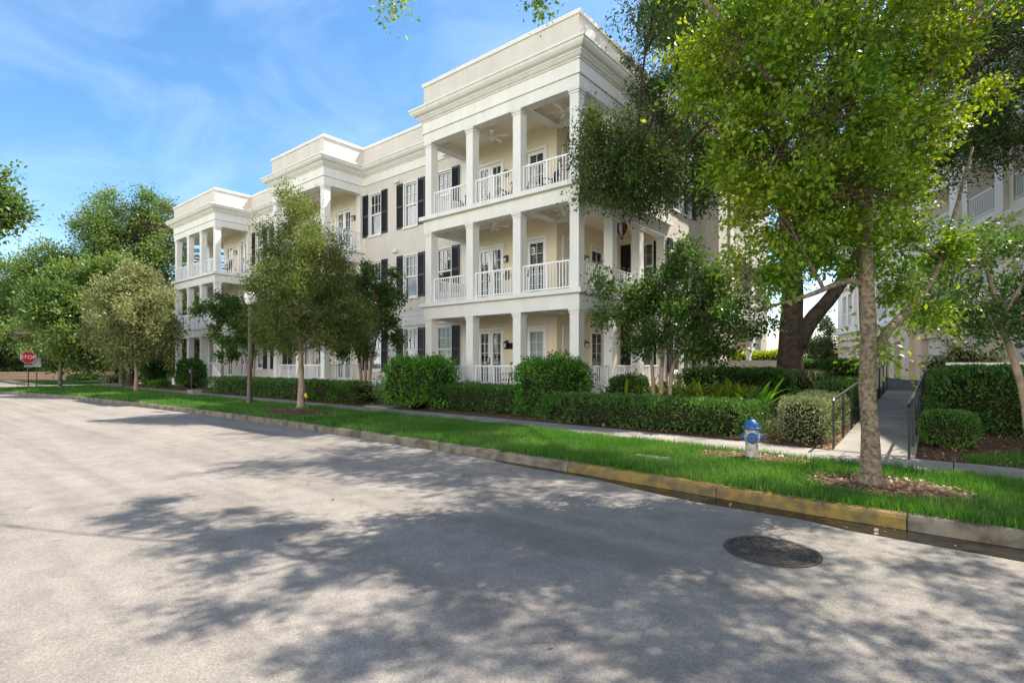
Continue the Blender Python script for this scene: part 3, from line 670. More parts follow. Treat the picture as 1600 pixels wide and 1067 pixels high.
# open wall stretches between the porches
def wseg(nm, fr, a, b, hs, m, **k):
    q = MB(); fr.wall(q, a, b, 0.2, ZT, hs, **k); sub(q, nm, M[m], bld)
for a, b in ((-34.40, -27.60), (-22.45, -15.78)): wseg('wall', fS, a, b, [h for h in HS if a < h[0] and h[1] < b], 'stucco')
for a, b in ((-38.6, -34.40), (-27.60, -22.45), (-15.78, -10.99)): wseg('porch_wall', fS, a, b, [h for h in HS if a < h[0] and h[1] < b], 'porchwall')
wseg('wall', fX, 20.2, 23.8, holes_for(fX), 'stucco'); wseg('porch_wall', fI, YW, 20.4, holes_for(fI), 'porchwall'); wseg('porch_wall', fB, -10.99, -8.67, holes_for(fB), 'porchwall')
wseg('wall', Fr(0, 23.8, 1, 0), -8.67, -7.9, [], 'stucco')
WH = [(25.6, 28.4, z, z + 2.45) for z in (0.8, 4.05, 7.33)]
wseg('wall', fW, 23.8, 31.6, holes_for(fW) + WH, 'stucco', depth=1.6)
wseg('porch_wall', Fr(-38.6, 0, 0, -1), -20.4, -YW, [], 'porchwall'); wseg('porch_wall', Fr(0, 20.4, 1, 0), -41.1, -38.6, [], 'porchwall')
wseg('wall', Fr(-41.1, 0, 0, -1), -31.6, -20.4, [], 'stucco'); wseg('wall', Fr(0, 31.6, -1, 0), 7.9, 41.1, [], 'stucco')
# rear wing balcony recess backs
for z in (0.8, 4.05, 7.33): mb = MB(); mb.box(-9.52, -9.50, 25.6, 28.4, z, z + 2.45); sub(mb, 'recess_wall', M['porchwall'], bld)
# ground-storey string course and thin stucco bands
for fr_, a, b in ((fS, -34.4, -27.6), (fS, -22.45, -15.78), (fX, 20.2, 23.79), (fW, 23.85, 31.6)):
    mb = MB(); fr_.box(mb, a, b, 0.001, 0.045, 3.45, 3.86); fr_.box(mb, a, b, 0.001, 0.07, 3.86, 3.93); sub(mb, 'string_course', M['trim'], bld)
for a, b in ((-34.4, -27.6), (-22.45, -15.78)):
    mb = MB(); fS.box(mb, a, b, 0.001, 0.03, 0.2, 0.95); sub(mb, 'plinth', M['trim'], bld)

# entablature, cornice, parapet following the whole outline
OUT = [(-41.16, Y0), (-34.53, Y0), (-34.53, YW), (-27.49, YW), (-27.49, Y0), (-22.57, Y0), (-22.57, YW), (-15.64, YW), (-15.64, Y0), (-8.67, Y0), (-8.67, 23.8), (-7.9, 23.8), (-7.9, 31.6), (-41.16, 31.6)]
def off_poly(P, d):
    n = len(P); out = []
    for i in range(n):
        a, b, c = Vector(P[i - 1]), Vector(P[i]), Vector(P[(i + 1) % n])
        e1 = (b - a).normalized(); e2 = (c - b).normalized()
        n1 = Vector((e1.y, -e1.x)); n2 = Vector((e2.y, -e2.x))
        out.append(tuple(b + (n1 + n2) * d / (1 + n1.dot(n2))))
    return out
def loft(mb, prof, capb=True, capt=True):
    n = len(OUT); b = len(mb.v)
    for d, z in prof: mb.v += [(x, y, z) for x, y in off_poly(OUT, d)]
    for i in range(len(prof) - 1):
        for k in range(n):
            a = b + i * n + k; c = b + i * n + (k + 1) % n; mb.f.append((a, c, c + n, a + n))
    if capb: mb.f.append(tuple(b + k for k in reversed(range(n))))
    if capt: mb.f.append(tuple(b + (len(prof) - 1) * n + k for k in range(n)))
mb = MB(); loft(mb, [(0.0, 10.441), (0.05, 10.442), (0.05, 10.50), (0.02, 10.505), (0.02, 10.86), (0.06, 10.87), (0.06, 10.91)]); sub(mb, 'frieze', M['trim'], bld)
mb = MB(); loft(mb, [(0.08, 10.912), (0.12, 10.94), (0.17, 11.0), (0.20, 11.02), (0.20, 11.05), (0.30, 11.10), (0.36, 11.17), (0.39, 11.25), (0.42, 11.26), (0.42, 11.33), (0.30, 11.345)]); sub(mb, 'cornice', M['trim'], bld)
mb = MB(); loft(mb, [(0.0, 11.35), (0.0, 12.22)]); sub(mb, 'parapet', M['stucco'], bld)
mb = MB(); loft(mb, [(0.0, 12.221), (0.05, 12.225), (0.06, 12.34), (0.04, 12.36)]); sub(mb, 'coping', M['trim'], bld)

# porches: beams, slabs, ceilings
def porch(x0, x1, side=None):
    """side: 'r' wraps round the right corner back to y=20.4, 'l' round the left corner"""
    for k in range(3):
        slab = MB(); beam = MB(); ceil = MB()
        z0, z1 = BEAM[k]; t = 0.36
        beam.box(x0, x1, Y0, Y0 + t, z0, z1)
        beam.box(x0, x0 + t, Y0 + t, 20.4 if side == 'l' else YW + 0.0, z0, z1)
        beam.box(x1 - t, x1, Y0 + t, 20.2 if side == 'r' else YW + 0.0, z0, z1)
        if side == 'r': beam.box(-11.2, -10.85, Y0 + t, YW, z0 + 0.12, z1); beam.box(-10.99, x1 - t, YW - 0.15, YW + 0.15, z0 + 0.1, z1)
        if k < 2:
            zl = (3.861, 4.0) if k == 0 else (7.131, 7.28); e = 0.14
            slab.box(x0 - e, x1 + e, Y0 - e, YW, zl[0], zl[1])
            if side == 'r': slab.box(-10.99, x1 + e, YW, 20.38, zl[0], zl[1])
            if side == 'l': slab.box(x0 - e, -38.6, YW, 20.38, zl[0], zl[1])
        ceil.box(x0 + t, x1 - t, Y0 + t, YW, z1 - 0.06, z1 - 0.002)
        if side == 'r': ceil.box(-10.99, x1 - t, YW, 20.38, z1 - 0.06, z1 - 0.002)
        if side == 'l': ceil.box(x0 + t, -38.6, YW, 20.38, z1 - 0.06, z1 - 0.002)
        sub(beam, 'porch_beam', M['trim'], bld); sub(ceil, 'porch_ceiling', M['ceil'], bld)
        if slab.v: sub(slab, 'porch_slab', M['trim'], bld)
    base = MB(); base.box(x0 - 0.1, x1 + 0.1, Y0 - 0.1, YW, 0.1, F[0])
    if side == 'r': base.box(-10.99, x1 + 0.1, YW, 20.38, 0.1, F[0])
    if side == 'l': base.box(x0 - 0.1, -38.6, YW, 20.38, 0.1, F[0])
    sub(base, 'porch_base', M['trim'], bld)
def column(x, y, k, half=None):
    zb = F[k]; zt = BEAM[k][0]; h = 0.162; mb = MB()
    mb.box(x - h, x + h, y - h, y + h, zb, zt - 0.14)
    mb.box(x - h - 0.025, x + h + 0.025, y - h - 0.025, y + h + 0.025, zt - 0.14, zt - 0.10)
    mb.box(x - h - 0.005, x + h + 0.005, y - h - 0.005, y + h + 0.005, zt - 0.10, zt - 0.06)
    mb.box(x - h - 0.04, x + h + 0.04, y - h - 0.04, y + h + 0.04, zt - 0.06, zt - 0.001)
    if k == 0: mb.box(x - h - 0.03, x + h + 0.03, y - h - 0.03, y + h + 0.03, zb + 0.0015, zb + 0.2)
    sub(mb, 'column', M['trim'], bld)
def railing(a, b, k, h=0.94):
    """a,b: xy ends between column faces"""
    a = Vector((a[0], a[1], 0)); b = Vector((b[0], b[1], 0)); d = (b - a); L_ = d.length; fr = Fr(a.x, a.y, d.x, d.y); z = F[k]; mb = MB()
    fr.box(mb, 0, L_, -0.025, 0.025, z + h - 0.05, z + h); fr.box(mb, 0, L_, -0.02, 0.02, z + 0.08, z + 0.12)
    n = int(L_ / 0.118)
    for i in range(1, n):
        u = L_ * i / n; q = 0.024 if i == n // 2 else 0.0125
        fr.box(mb, u - q, u + q, -q * .9, q * .9, (z + 0.001) if i == n // 2 else z + 0.12, z + h - 0.05)
    fr.box(mb, 0.001, 0.045, -0.022, 0.022, z + 0.001, z + h - 0.05); fr.box(mb, L_ - 0.045, L_ - 0.001, -0.022, 0.022, z + 0.001, z + h - 0.05)
    sub(mb, 'railing', M['white'], bld)
porch(-41.16, -34.53, 'l'); porch(-27.49, -22.57); porch(-15.64, -8.67, 'r')
c3 = [-40.95, -38.88, -36.81, -34.74]; c2 = [-27.28, -25.03, -22.78]; c1 = [-15.43, -13.27, -11.12, -8.88]
YC = Y0 + 0.21; sideY = [YC, 16.0, 18.0, 20.1]
for k in range(3):
    for cs in (c3, c2, c1):
        for x in cs: column(x, YC, k)
        for xa, xb in zip(cs, cs[1:]):
            if k == 0 and cs is c3 and xa == c3[2]: continue
            railing((xa + 0.163, YC), (xb - 0.163, YC), k)
    for y in sideY[1:]: column(-8.88, y, k)
    for ya, yb in zip(sideY, sideY[1:]): railing((-8.88, ya + 0.163), (-8.88, yb - 0.163), k)
    for y in (16.0, 18.0, 20.1): column(-40.95, y, k)
    for ya, yb in zip(sideY, sideY[1:]): railing((-40.95, ya + 0.163), (-40.95, yb - 0.163), k)
    for x in (-34.74, -22.78, -27.28, -15.43):
        railing((x, YC + 0.163), (x, YW - 0.16), k)
        mb = MB(); mb.box(x - 0.17, x + 0.17, YW - 0.16, YW - 0.001, F[k], BEAM[k][0] - 0.08); mb.box(x - 0.2, x + 0.2, YW - 0.19, YW - 0.001, BEAM[k][0] - 0.08, BEAM[k][0] - 0.001)
        sub(mb, 'pilaster', M['trim'], bld)
for z in (4.05, 7.33):
    mb = MB(); fW.box(mb, 25.6, 28.4, -0.06, -0.02, z + 0.9, z + 0.95); fW.box(mb, 25.6, 28.4, -0.06, -0.02, z + 0.1, z + 0.14)
    for i in range(1, 22): u = 25.6 + 2.8 * i / 22; fW.box(mb, u - .015, u + .015, -0.055, -0.025, z + .14, z + .9)
    sub(mb, 'railing', M['white'], bld)
for u in (25.35, 28.65):
    mb = MB(); fW.box(mb, u - 0.25, u + 0.25, 0.002, 0.09, 0.2, 10.43); sub(mb, 'pilaster', M['trim'], bld)

def build_window(fr, uc, w_, z, sh, blind, bl, k, parent, room=True):
    z0, z1 = z; u0, u1 = uc - w_ / 2, uc + w_ / 2; zm = (z0 + z1) / 2; mb = MB(); d0, d1 = -0.11, -0.05; t = 0.055
    fr.box(mb, u0, u0 + t, d0, d1, z0, z1); fr.box(mb, u1 - t, u1, d0, d1, z0, z1)
    fr.box(mb, u0 + t, u1 - t, d0, d1, z1 - t, z1); fr.box(mb, u0 + t, u1 - t, d0, d1, z0, z0 + t + .01)
    fr.box(mb, u0 + t, u1 - t, d0 + 0.01, d1 + 0.01, zm - 0.03, zm + 0.03)
    for i in (1, 2):
        u = u0 + t + (w_ - 2 * t) * i / 3
        fr.box(mb, u - 0.01, u + 0.01, d0 + 0.025, d1 - 0.01, zm + 0.03, z1 - t)
    fr.box(mb, u0 + t, u1 - t, d0 + 0.027, d1 - 0.012, (zm + z1) / 2 - 0.01, (zm + z1) / 2 + 0.01)
    # casing
    c = 0.05
    fr.box(mb, u0 - c, u0 - 0.001, 0.001, 0.03, z0 - 0.0, z1 + c); fr.box(mb, u1 + 0.001, u1 + c, 0.001, 0.03, z0 - 0.0, z1 + c); fr.box(mb, u0 - 0.001, u1 + 0.001, 0.001, 0.028, z1 + 0.001, z1 + c)
    wo_ = sub(mb, 'window', M['white'], parent)
    g_ = MB(); g_.add([fr.p(u0 + t, -0.085, z0 + t), fr.p(u1 - t, -0.085, z0 + t), fr.p(u1 - t, -0.085, z1 - t), fr.p(u0 + t, -0.085, z1 - t)], [(0, 1, 2, 3)]); sub(g_, 'pane', M['glass'], wo_)
    s_ = MB(); fr.box(s_, u0 - 0.09, u1 + 0.09, 0.001, 0.075, z0 - 0.09, z0 - 0.002); sub(s_, 'sill', M['trim'], wo_)
    b_ = MB(); fr.box(b_, u0, u1, -0.40, -0.38, z0 - .05, z1 + .05)
    fr.box(b_, u0 - .01, u0 - .001, -0.38, -0.165, z0, z1); fr.box(b_, u1 + .001, u1 + .01, -0.38, -0.165, z0, z1); fr.box(b_, u0, u1, -.38, -.165, z0 - .04, z0 - .001)
    sub(b_, 'room_shade', M['roomgrey'], wo_)
    if blind:
        l_ = MB(); zz_ = z0 + 0.07
        n = int((z1 - z0 - 0.14) / 0.085)
        for side in ((u0 + 0.03, uc - 0.02), (uc + 0.02, u1 - 0.03)):
            fr.box(l_, side[0], side[0] + 0.045, -0.175, -0.15, z0 + .02, z1 - .02); fr.box(l_, side[1] - 0.045, side[1], -0.175, -0.15, z0 + .02, z1 - .02)
            for i in range(n):
                zc = z0 + 0.1 + i * 0.085
                if abs(zc - zm) < 0.05: continue
                a, b = side[0] + 0.045, side[1] - 0.045
                l_.add([fr.p(a, -0.185, zc + 0.028), fr.p(b, -0.185, zc + 0.028), fr.p(b, -0.14, zc - 0.026), fr.p(a, -0.14, zc - 0.026)], [(0, 1, 2, 3)])
        sub(l_, 'louver_blind', M['white'], wo_)
    for s_k in sh:
        a = (u0 - c - 0.015 - bl) if s_k == 'l' else (u1 + c + 0.015)
        q = MB(); b = a + bl; zs0 = z0 - 0.02; zs1 = z1 + 0.05
        fr.box(q, a, a + 0.05, 0.012, 0.05, zs0, zs1); fr.box(q, b - 0.05, b, 0.012, 0.05, zs0, zs1)
        for za, zb in ((zs0, zs0 + 0.08), (zs1 - 0.08, zs1), (zm - 0.05, zm + 0.05)): fr.box(q, a + 0.05, b - 0.05, 0.012, 0.049, za, zb)
        fr.box(q, a + 0.05, b - 0.05, 0.012, 0.02, zs0 + 0.08, zs1 - 0.08)
        zc = zs0 + 0.11
        while zc < zs1 - 0.11:
            if abs(zc - zm) > 0.07:
                q.add([fr.p(a + 0.05, 0.022, zc + 0.03), fr.p(b - 0.05, 0.022, zc + 0.03), fr.p(b - 0.05, 0.044, zc - 0.018), fr.p(a + 0.05, 0.044, zc - 0.018)], [(0, 1, 2, 3)])
            zc += 0.055
        sub(q, 'shutter', M['shutter'], wo_)
for q in wins: build_window(*q, bld)

def build_door(fr, u0, u1, zf, n, style, h, parent):
    mb = MB(); d0, d1 = -0.12, -0.04; z0, z1 = zf + 0.02, zf + h; c = 0.09
    fr.box(mb, u0 - c, u0 - 0.001, 0.001, 0.035, z0, z1 + c); fr.box(mb, u1 + 0.001, u1 + c, 0.001, 0.035, z0, z1 + c); fr.box(mb, u0 - 0.001, u1 + 0.001, 0.001, 0.033, z1 + 0.001, z1 + c)
    lw = (u1 - u0) / n; panes = []
    for i in range(n):
        a, b = u0 + i * lw + 0.006, u0 + (i + 1) * lw - 0.006; st = 0.115
        if style == 'panel':
            fr.box(mb, a, b, d0, d1, z0, z1)
            for (pa, pb) in ((a + .12, (a + b) / 2 - .05), ((a + b) / 2 + .05, b - .12)):
                for za, zb in ((z0 + .2, z0 + .95), (z0 + 1.12, z1 - .5), (z1 - .4, z1 - .15)): fr.box(mb, pa, pb, d1 + .001, d1 + .014, za, zb)
            continue
        fr.box(mb, a, a + st, d0, d1, z0, z1); fr.box(mb, b - st, b, d0, d1, z0, z1)
        fr.box(mb, a + st, b - st, d0, d1, z0, z0 + 0.25); fr.box(mb, a + st, b - st, d0, d1, z1 - 0.13, z1)
        ga, gb, gc, gd = a + st, b - st, z0 + 0.25, z1 - 0.13
        for j in (1,): u = (ga + gb) / 2; fr.box(mb, u - 0.01, u + 0.01, d0 + .02, d1 - 0.012, gc, gd)
        for j in range(1, 5): z = gc + (gd - gc) * j / 5; fr.box(mb, ga, gb, d0 + .022, d1 - 0.014, z - 0.01, z + 0.01)
        panes.append((ga, gb, gc, gd))
    do = sub(mb, 'door', M['white'], parent)
    hd = MB(); hu = (u0 + lw - 0.05) if n == 2 else (u0 + 0.07)
    x, y, z = fr.p(hu, 0.0, zf + 1.02)
    hd.lathe([(0.012, 0.0), (0.012, 0.05), (0.03, 0.055), (0.03, 0.08), (0.01, 0.095)], 10, (x, y - (0.0), z), 'y'); fr.box(hd, hu - .02, hu + .02, -0.039, -0.02, zf + .95, zf + 1.25)
    sub(hd, 'handle', M['black'], do)
    if panes:
        g_ = MB(); b_ = MB(); l_ = MB()
        for ga, gb, gc, gd in panes:
            g_.add([fr.p(ga, -0.08, gc), fr.p(gb, -0.08, gc), fr.p(gb, -0.08, gd), fr.p(ga, -0.08, gd)], [(0, 1, 2, 3)])
            zc = gc + 0.05
            if style == 'plain': fr.box(b_, ga, gb, -0.15, -0.14, gc, gd)
            while zc < gd - 0.03 and style == 'blind':
                if abs(zc - (gc + gd) / 2) > 0.05: l_.add([fr.p(ga, -0.19, zc + 0.026), fr.p(gb, -0.19, zc + 0.026), fr.p(gb, -0.145, zc - 0.024), fr.p(ga, -0.145, zc - 0.024)], [(0, 1, 2, 3)])
                zc += 0.085
        sub(g_, 'pane', M['glass'], do)
        if style == 'plain': sub(b_, 'cream_blind', M['trim'], do)
        else:
            fr.box(b_, u0, u1, -0.42, -0.40, z0, z1 + .05); fr.box(b_, u0 - .012, u0 - .001, -.4, -.165, z0, z1); fr.box(b_, u1 + .001, u1 + .012, -.4, -.165, z0, z1); sub(b_, 'room_shade', M['roomgrey'], do)
        if l_.v: sub(l_, 'louver_blind', M['white'], do)
for q in doors: build_door(*q, bld)
# roof fittings on the wall: small floodlights and vents
for i, (u, z) in enumerate(((-19.85, 10.16), (-16.6, 10.62), (-20.0, 6.98), (-16.5, 3.62))):
    mb = MB(); fS.box(mb, u - .06, u + .06, 0.03, 0.10, z - .05, z + .06); fS.box(mb, u - .14, u - .03, 0.08, 0.2, z - .12, z - .05); fS.box(mb, u + .03, u + .14, 0.08, 0.2, z - .12, z - .05)
    sub(mb, 'floodlight', M['white'], bld)

# wall lanterns
def lantern(fr, u, z, label):
    x, y, _ = fr.p(u, 0, 0); t = thing('wall_lantern', label, 'wall lantern', (x, y, z), 'black wall lanterns', math.atan2(fr.u[1], fr.u[0]))
    f0 = Fr(0, 0, 1, 0); mb = MB(); f0.box(mb, -.05, .05, .001, .03, -.12, .14); mb.tube([(0, -.02, .1), (0, -.12, .13), (0, -.16, .08)], .012, 6); mb.build('bracket', M['black'], t)
    mb = MB(); mb.lathe([(.02, .10), (.09, .03), (.085, .02), (.07, .02)], 8, (0, -.16, 0)); mb.lathe([(.05, -.16), (.055, -.14), (.03, -.15)], 8, (0, -.16, 0))
    for k in range(4):
        a = math.pi / 4 + k * math.pi / 2; mb.tube([(.065 * math.cos(a), -.16 + .065 * math.sin(a), .02), (.045 * math.cos(a), -.16 + .045 * math.sin(a), -.15)], .006, 4)
    mb.build('cap', M['black'], t)
    mb = MB(); mb.lathe([(.036, -.14), (.052, .018)], 8, (0, -.16, 0)); mb.build('glass_shade', M['lampglass'], t)
FLN = ('ground floor', 'middle floor', 'top floor')
for k in range(3):
    lantern(fS, -13.28, F[k] + 1.75, f'black lantern beside the french doors on the {FLN[k]} of the nearest porch')
    lantern(fI, 17.75, F[k] + 1.75, f'black lantern between two doors on the shaded side wall of the nearest porch, {FLN[k]}')
    lantern(fS, -23.3, F[k] + 1.75, f'black lantern by the french doors of the middle porch, {FLN[k]}') if k > 0 else None
    lantern(fS, -36.6, F[k] + 1.75, f'black lantern on the farthest porch, {FLN[k]}')
# ceiling fans
def fan(x, y, k, label, rot=0.3):
    zt = BEAM[k][1] - 0.062; t = thing('ceiling_fan', label, 'ceiling fan', (x, y, zt), 'white ceiling fans on the porches', rot)
    mb = MB(); mb.lathe([(.07, -0.001), (.05, -.06), (.014, -.065), (.014, -.2), (.09, -.21), (.11, -.26), (.08, -.32), (.05, -.34), (.07, -.36), (.06, -.42), (.01, -.44)], 16); mb.build('motor', M['white'], t)
    for i in range(5):
        a = 2 * math.pi * i / 5; b = MB(); f0 = Fr(0, 0, math.cos(a), math.sin(a))
        b.add([f0.p(.09, -.03, -.27), f0.p(.09, .03, -.26), f0.p(.62, .075, -.25), f0.p(.62, -.075, -.28), f0.p(.09, -.03, -.277), f0.p(.09, .03, -.267), f0.p(.62, .075, -.257), f0.p(.62, -.075, -.287)],
              [(0, 3, 2, 1), (4, 5, 6, 7), (0, 1, 5, 4), (1, 2, 6, 5), (2, 3, 7, 6), (3, 0, 4, 7)])
        b.build('blade', M['white'], t)
for k in (0, 1, 2):
    fan(-10.0, 14.9, k, f'white ceiling fan behind the corner column of the nearest porch, {FLN[k]}', .3 + k)
    fan(-13.2, 14.9, k, f'white ceiling fan over the french doors of the nearest porch, {FLN[k]}', .9 + k) if k else None
    fan(-24.9, 14.9, k, f'white ceiling fan under the middle porch ceiling, {FLN[k]}', .5) if k else None
    fan(-37.0, 14.9, k, f'white ceiling fan under the farthest porch ceiling, {FLN[k]}', .5) if k else None
# address plaque and wreath
mb = MB(); mb.box(-13.42, -12.98, YW - .03, YW - .001, 2.28, 2.52); o = mb.build('plaque', M['black'], bevel=.006); tag(o, 'small dark address plaque under the ground floor lantern', 'plaque')
mb = MB(); mb.lathe([(.0, 0), (.18, .0), (.19, .02), (.17, .035), (0.0, .035)], 20, (-13.28, YW - .001, 5.12), 'y'); o = mb.build('wall_disc', M['black']); tag(o, 'round dark disc hanging on the wall under the middle floor lantern', 'wall ornament')

# porch chairs
def chair(x, y, z, m, label, rz, group='porch chairs'):
    t = thing('porch_chair', label, 'chair', (x, y, z), group, rz)
    mb = MB(); mb.box(-.26, .26, -.25, .25, .40, .44); mb.build('seat', m, t, bevel=.01)
    mb = MB()
    for i in range(6): mb.tube([(-.22 + .088 * i, .24, .44), (-.2 + .08 * i, .36, 1.0)], .018, 5)
    mb.tube([(-.26, .36, 1.0), (0, .37, 1.05), (.26, .36, 1.0)], .025, 6); mb.build('backrest', m, t)
    for sx in (-1, 1):
        for sy in (-1, 1): b = MB(); b.tube([(sx * .24, sy * .22, 0), (sx * .24, sy * .22, .41 if sy > 0 else .62)], .02, 6); b.build('leg', m, t)
        b = MB(); b.box(sx * .27 - .035, sx * .27 + .035, -.27, .3, .62, .645); b.build('armrest', m, t)
chair(-24.6, 14.7, F[2], M['teal'], 'teal porch chair at the left of the middle top balcony', .3, 'teal balcony chairs')
chair(-23.3, 14.85, F[2], M['teal'], 'teal porch chair at the right of the middle top balcony', -.4, 'teal balcony chairs')
chair(-12.2, 14.8, F[2], M['black'], 'dark chair on the nearest top balcony behind the second bay of railing', .2)
chair(-10.7, 14.9, F[2], M['black'], 'dark chair on the nearest top balcony nearest the corner', -.5)
chair(-14.4, 14.9, F[2], M['black'], 'dark chair on the nearest top balcony in the leftmost bay', .5)
chair(-12.3, 14.9, F[0], M['black'], 'dark chair behind the ground floor railing beside the round bush', .1)
chair(-35.6, 14.8, F[2], M['black'], 'dark chair on the farthest top balcony', .1)
# stair handrail at the farthest porch
t = thing('stair_railing', 'sloping white handrail beside the steps of the farthest porch', 'handrail', (-33.9, 13.3, gz(0, 13.3)))
mb = MB(); mb.tube([(-0.7, .2, 1.45), (0.1, 0, 1.45), (1.2, 0, .75), (1.2, 0, .0)], .035, 6); mb.tube([(0.1, 0, .6), (1.2, 0, .1)], .025, 6); mb.build('rail', M['white'], t)
mb = MB()
for i in range(14): u = .1 + 1.08 * i / 13; mb.tube([(u, 0, .6 - (u - .1) * .45), (u, 0, 1.45 - (u - .1) * .63)], .014, 4)
mb.build('baluster_set', M['white'], t)
# hot air balloon spinner hanging from the side beam
t = thing('balloon_spinner', 'rainbow hot air balloon wind spinner hanging between side porch columns', 'wind spinner', (-8.85, 16.75, 6.66))
for i in range(12):
    a0, a1 = 2 * math.pi * i / 12, 2 * math.pi * (i + 1) / 12; mb = MB(); prof = [(.03, -.06), (.13, -.09), (.2, -.17), (.215, -.27), (.18, -.38), (.11, -.48), (.06, -.53)]
    vs = [(r_ * math.cos(a), r_ * math.sin(a), z) for r_, z in prof for a in (a0, a1)]
    mb.add(vs, [(2 * k, 2 * k + 1, 2 * k + 3, 2 * k + 2) for k in range(len(prof) - 1)])
    mb.build('gore', [M['gold'], M['black'], M['purple'], M['lampglass'], M['maroon'], M['black']][i % 6], t)
mb = MB(); mb.lathe([(.05, -.66), (.06, -.60), (.055, -.59)], 10); mb.build('basket', M['maroon'], t)
mb = MB(); mb.tube([(0, 0, 0.02), (0, 0, -.07)], .006, 4); mb.tube([(.05, 0, -.52), (.05, 0, -.6)], .004, 4); mb.tube([(-.05, 0, -.52), (-.05, 0, -.6)], .004, 4); mb.build('cord', M['black'], t)

# ================================================================ GARAGE BUILDING
gu = Vector((0.368, -0.930)); GOx, GOy = -1.47, 35.0          # frame origin; u grows towards the viewer's right
fG = Fr(GOx, GOy, gu.x, gu.y)
gb = thing('garage_building', 'tall cream building with garage doors and balconies behind the trees on the right', 'building', (GOx, GOy, 0))
gdoors = [(-14.0, -12.6), (-11.6, -9.2), (-8.4, -6.0), (-5.0, -3.9), (-3.2, -2.3), (0.5, 2.7), (4.1, 6.3), (7.6, 9.8), (11.6, 13.8), (15.0, 17.2)]
H = [(a, b, 0.86, 2.98) for a, b in gdoors]; mb = MB()
fG.wall(mb, -15.2, 22, 0.5, 3.9, H, depth=.32)
fG.box(mb, -1.5, -0.3, 0.001, .25, .5, 3.9); fG.box(mb, 10.1, 11.0, 0.001, .35, .5, 3.9)
sub(mb, 'ground_wall', M['tan'], gb)
mb = MB(); fG.box(mb, -15.3, 22, 0.0, .40, 3.905, 4.12); fG.box(mb, -15.3, 22, 0.001, .2, 3.4, 3.55); sub(mb, 'ledge', M['garwhite'], gb)
for a, b in gdoors:
    mb = MB(); fG.box(mb, a, b, -.34, -.30, .865, 2.98)
    for i in range(4):
        for j in range(3):
            z = .95 + i * .51; u = a + .1 + (b - a - .1) * j / 3; fG.box(mb, u, u + (b - a - .1) / 3 - .1, -.30, -.288, z, z + .38)
    sub(mb, 'garage_door', M['garwhite'], gb)
UH = []
bays = [(-13.9, -12.9), (-12.4, -11.4), (-6.3, -4.3), (-2.3, 0.1), (1.2, 3.6), (5.2, 7.4), (8.6, 10.8), (12.0, 14.4), (15.8, 18.2)]
for z in (4.45, 7.7, 10.95):
    UH += [(a, b, z, z + 2.3) for a, b in bays] + [(-9.8, -9.2, z + .4, z + 2.1), (-8.2, -7.6, z + .4, z + 2.1)]
mb = MB(); fG.wall(mb, -15.2, 22, 4.12, 13.9, UH, depth=1.5)
for u in (-10.6, -3.2, 0.65, 4.4, 8.0, 11.4, 15.1): fG.box(mb, u - .3, u + .3, .002, .16, 4.13, 13.8)
sub(mb, 'upper_wall', M['garwhite'], gb)
mb = MB(); 
for z in (4.45, 7.7, 10.95):
    for a, b in bays + [(-9.8, -9.2), (-8.2, -7.6)]: fG.box(mb, a, b, -1.54, -1.5, z, z + 2.3)
sub(mb, 'recess_wall', M['tan'], gb)
mb = MB(); fG.box(mb, -15.3, 22.2, 0.0, .5, 13.9, 14.4); fG.box(mb, -15.2, 22, -8, -.0, 13.91, 15.2)
for z in (7.2, 10.45): fG.box(mb, -15.25, 22.1, .002, .2, z - .05, z + .18)
sub(mb, 'cornice', M['garwhite'], gb)
for z in (4.45, 7.7, 10.95):
    for a, b in bays:
        mb = MB(); fG.box(mb, a, b, -.08, -.03, z + .95, z + 1.0); fG.box(mb, a, b, -.08, -.03, z + .06, z + .1)
        n = int((b - a) / .13)
        for i in range(1, n): u = a + (b - a) * i / n; fG.box(mb, u - .015, u + .015, -.07, -.04, z + .1, z + .95)
        sub(mb, 'railing', M['white'], gb)
# back volume so the block has depth
mb = MB(); fG.box(mb, -15.2, 22, -9, -1.56, .5, 13.85); fG.box(mb, -24, -15.25, -9, -2.5, .5, 10.5); sub(mb, 'rear_block', M['tan'], gb)
fGb = Fr(GOx - 15.25 * 0 , GOy, gu.x, gu.y)
for i, (u) in enumerate((-16.2, -17.6, -19.0, -20.4, -21.8)):
    for z in (4.6, 7.9):
        mb = MB(); fG.box(mb, u - .35, u + .35, -2.5, -2.44, z, z + 1.9); wn_ = sub(mb, 'window', M['greysteel'], gb)
mb = MB(); fG.box(mb, -24, -15.25, -2.499, -2.3, 3.6, 3.9); fG.box(mb, -24.2, -15.2, -2.499, -2.1, 10.2, 10.6); sub(mb, 'ledge', M['garwhite'], gb)
for i, u in enumerate((-12.1, -8.8, -5.5, -1.9, 3.4, 6.95)):
    lantern(fG, u, 2.72, ['black lantern beside the leftmost garage door', 'black lantern between the far left garage doors', 'black lantern left of the narrow garage doors', 'black lantern on the pier before the projecting pier', 'black lantern between the garage doors beyond the ramp', 'black lantern above the hedge top between garage doors'][i])

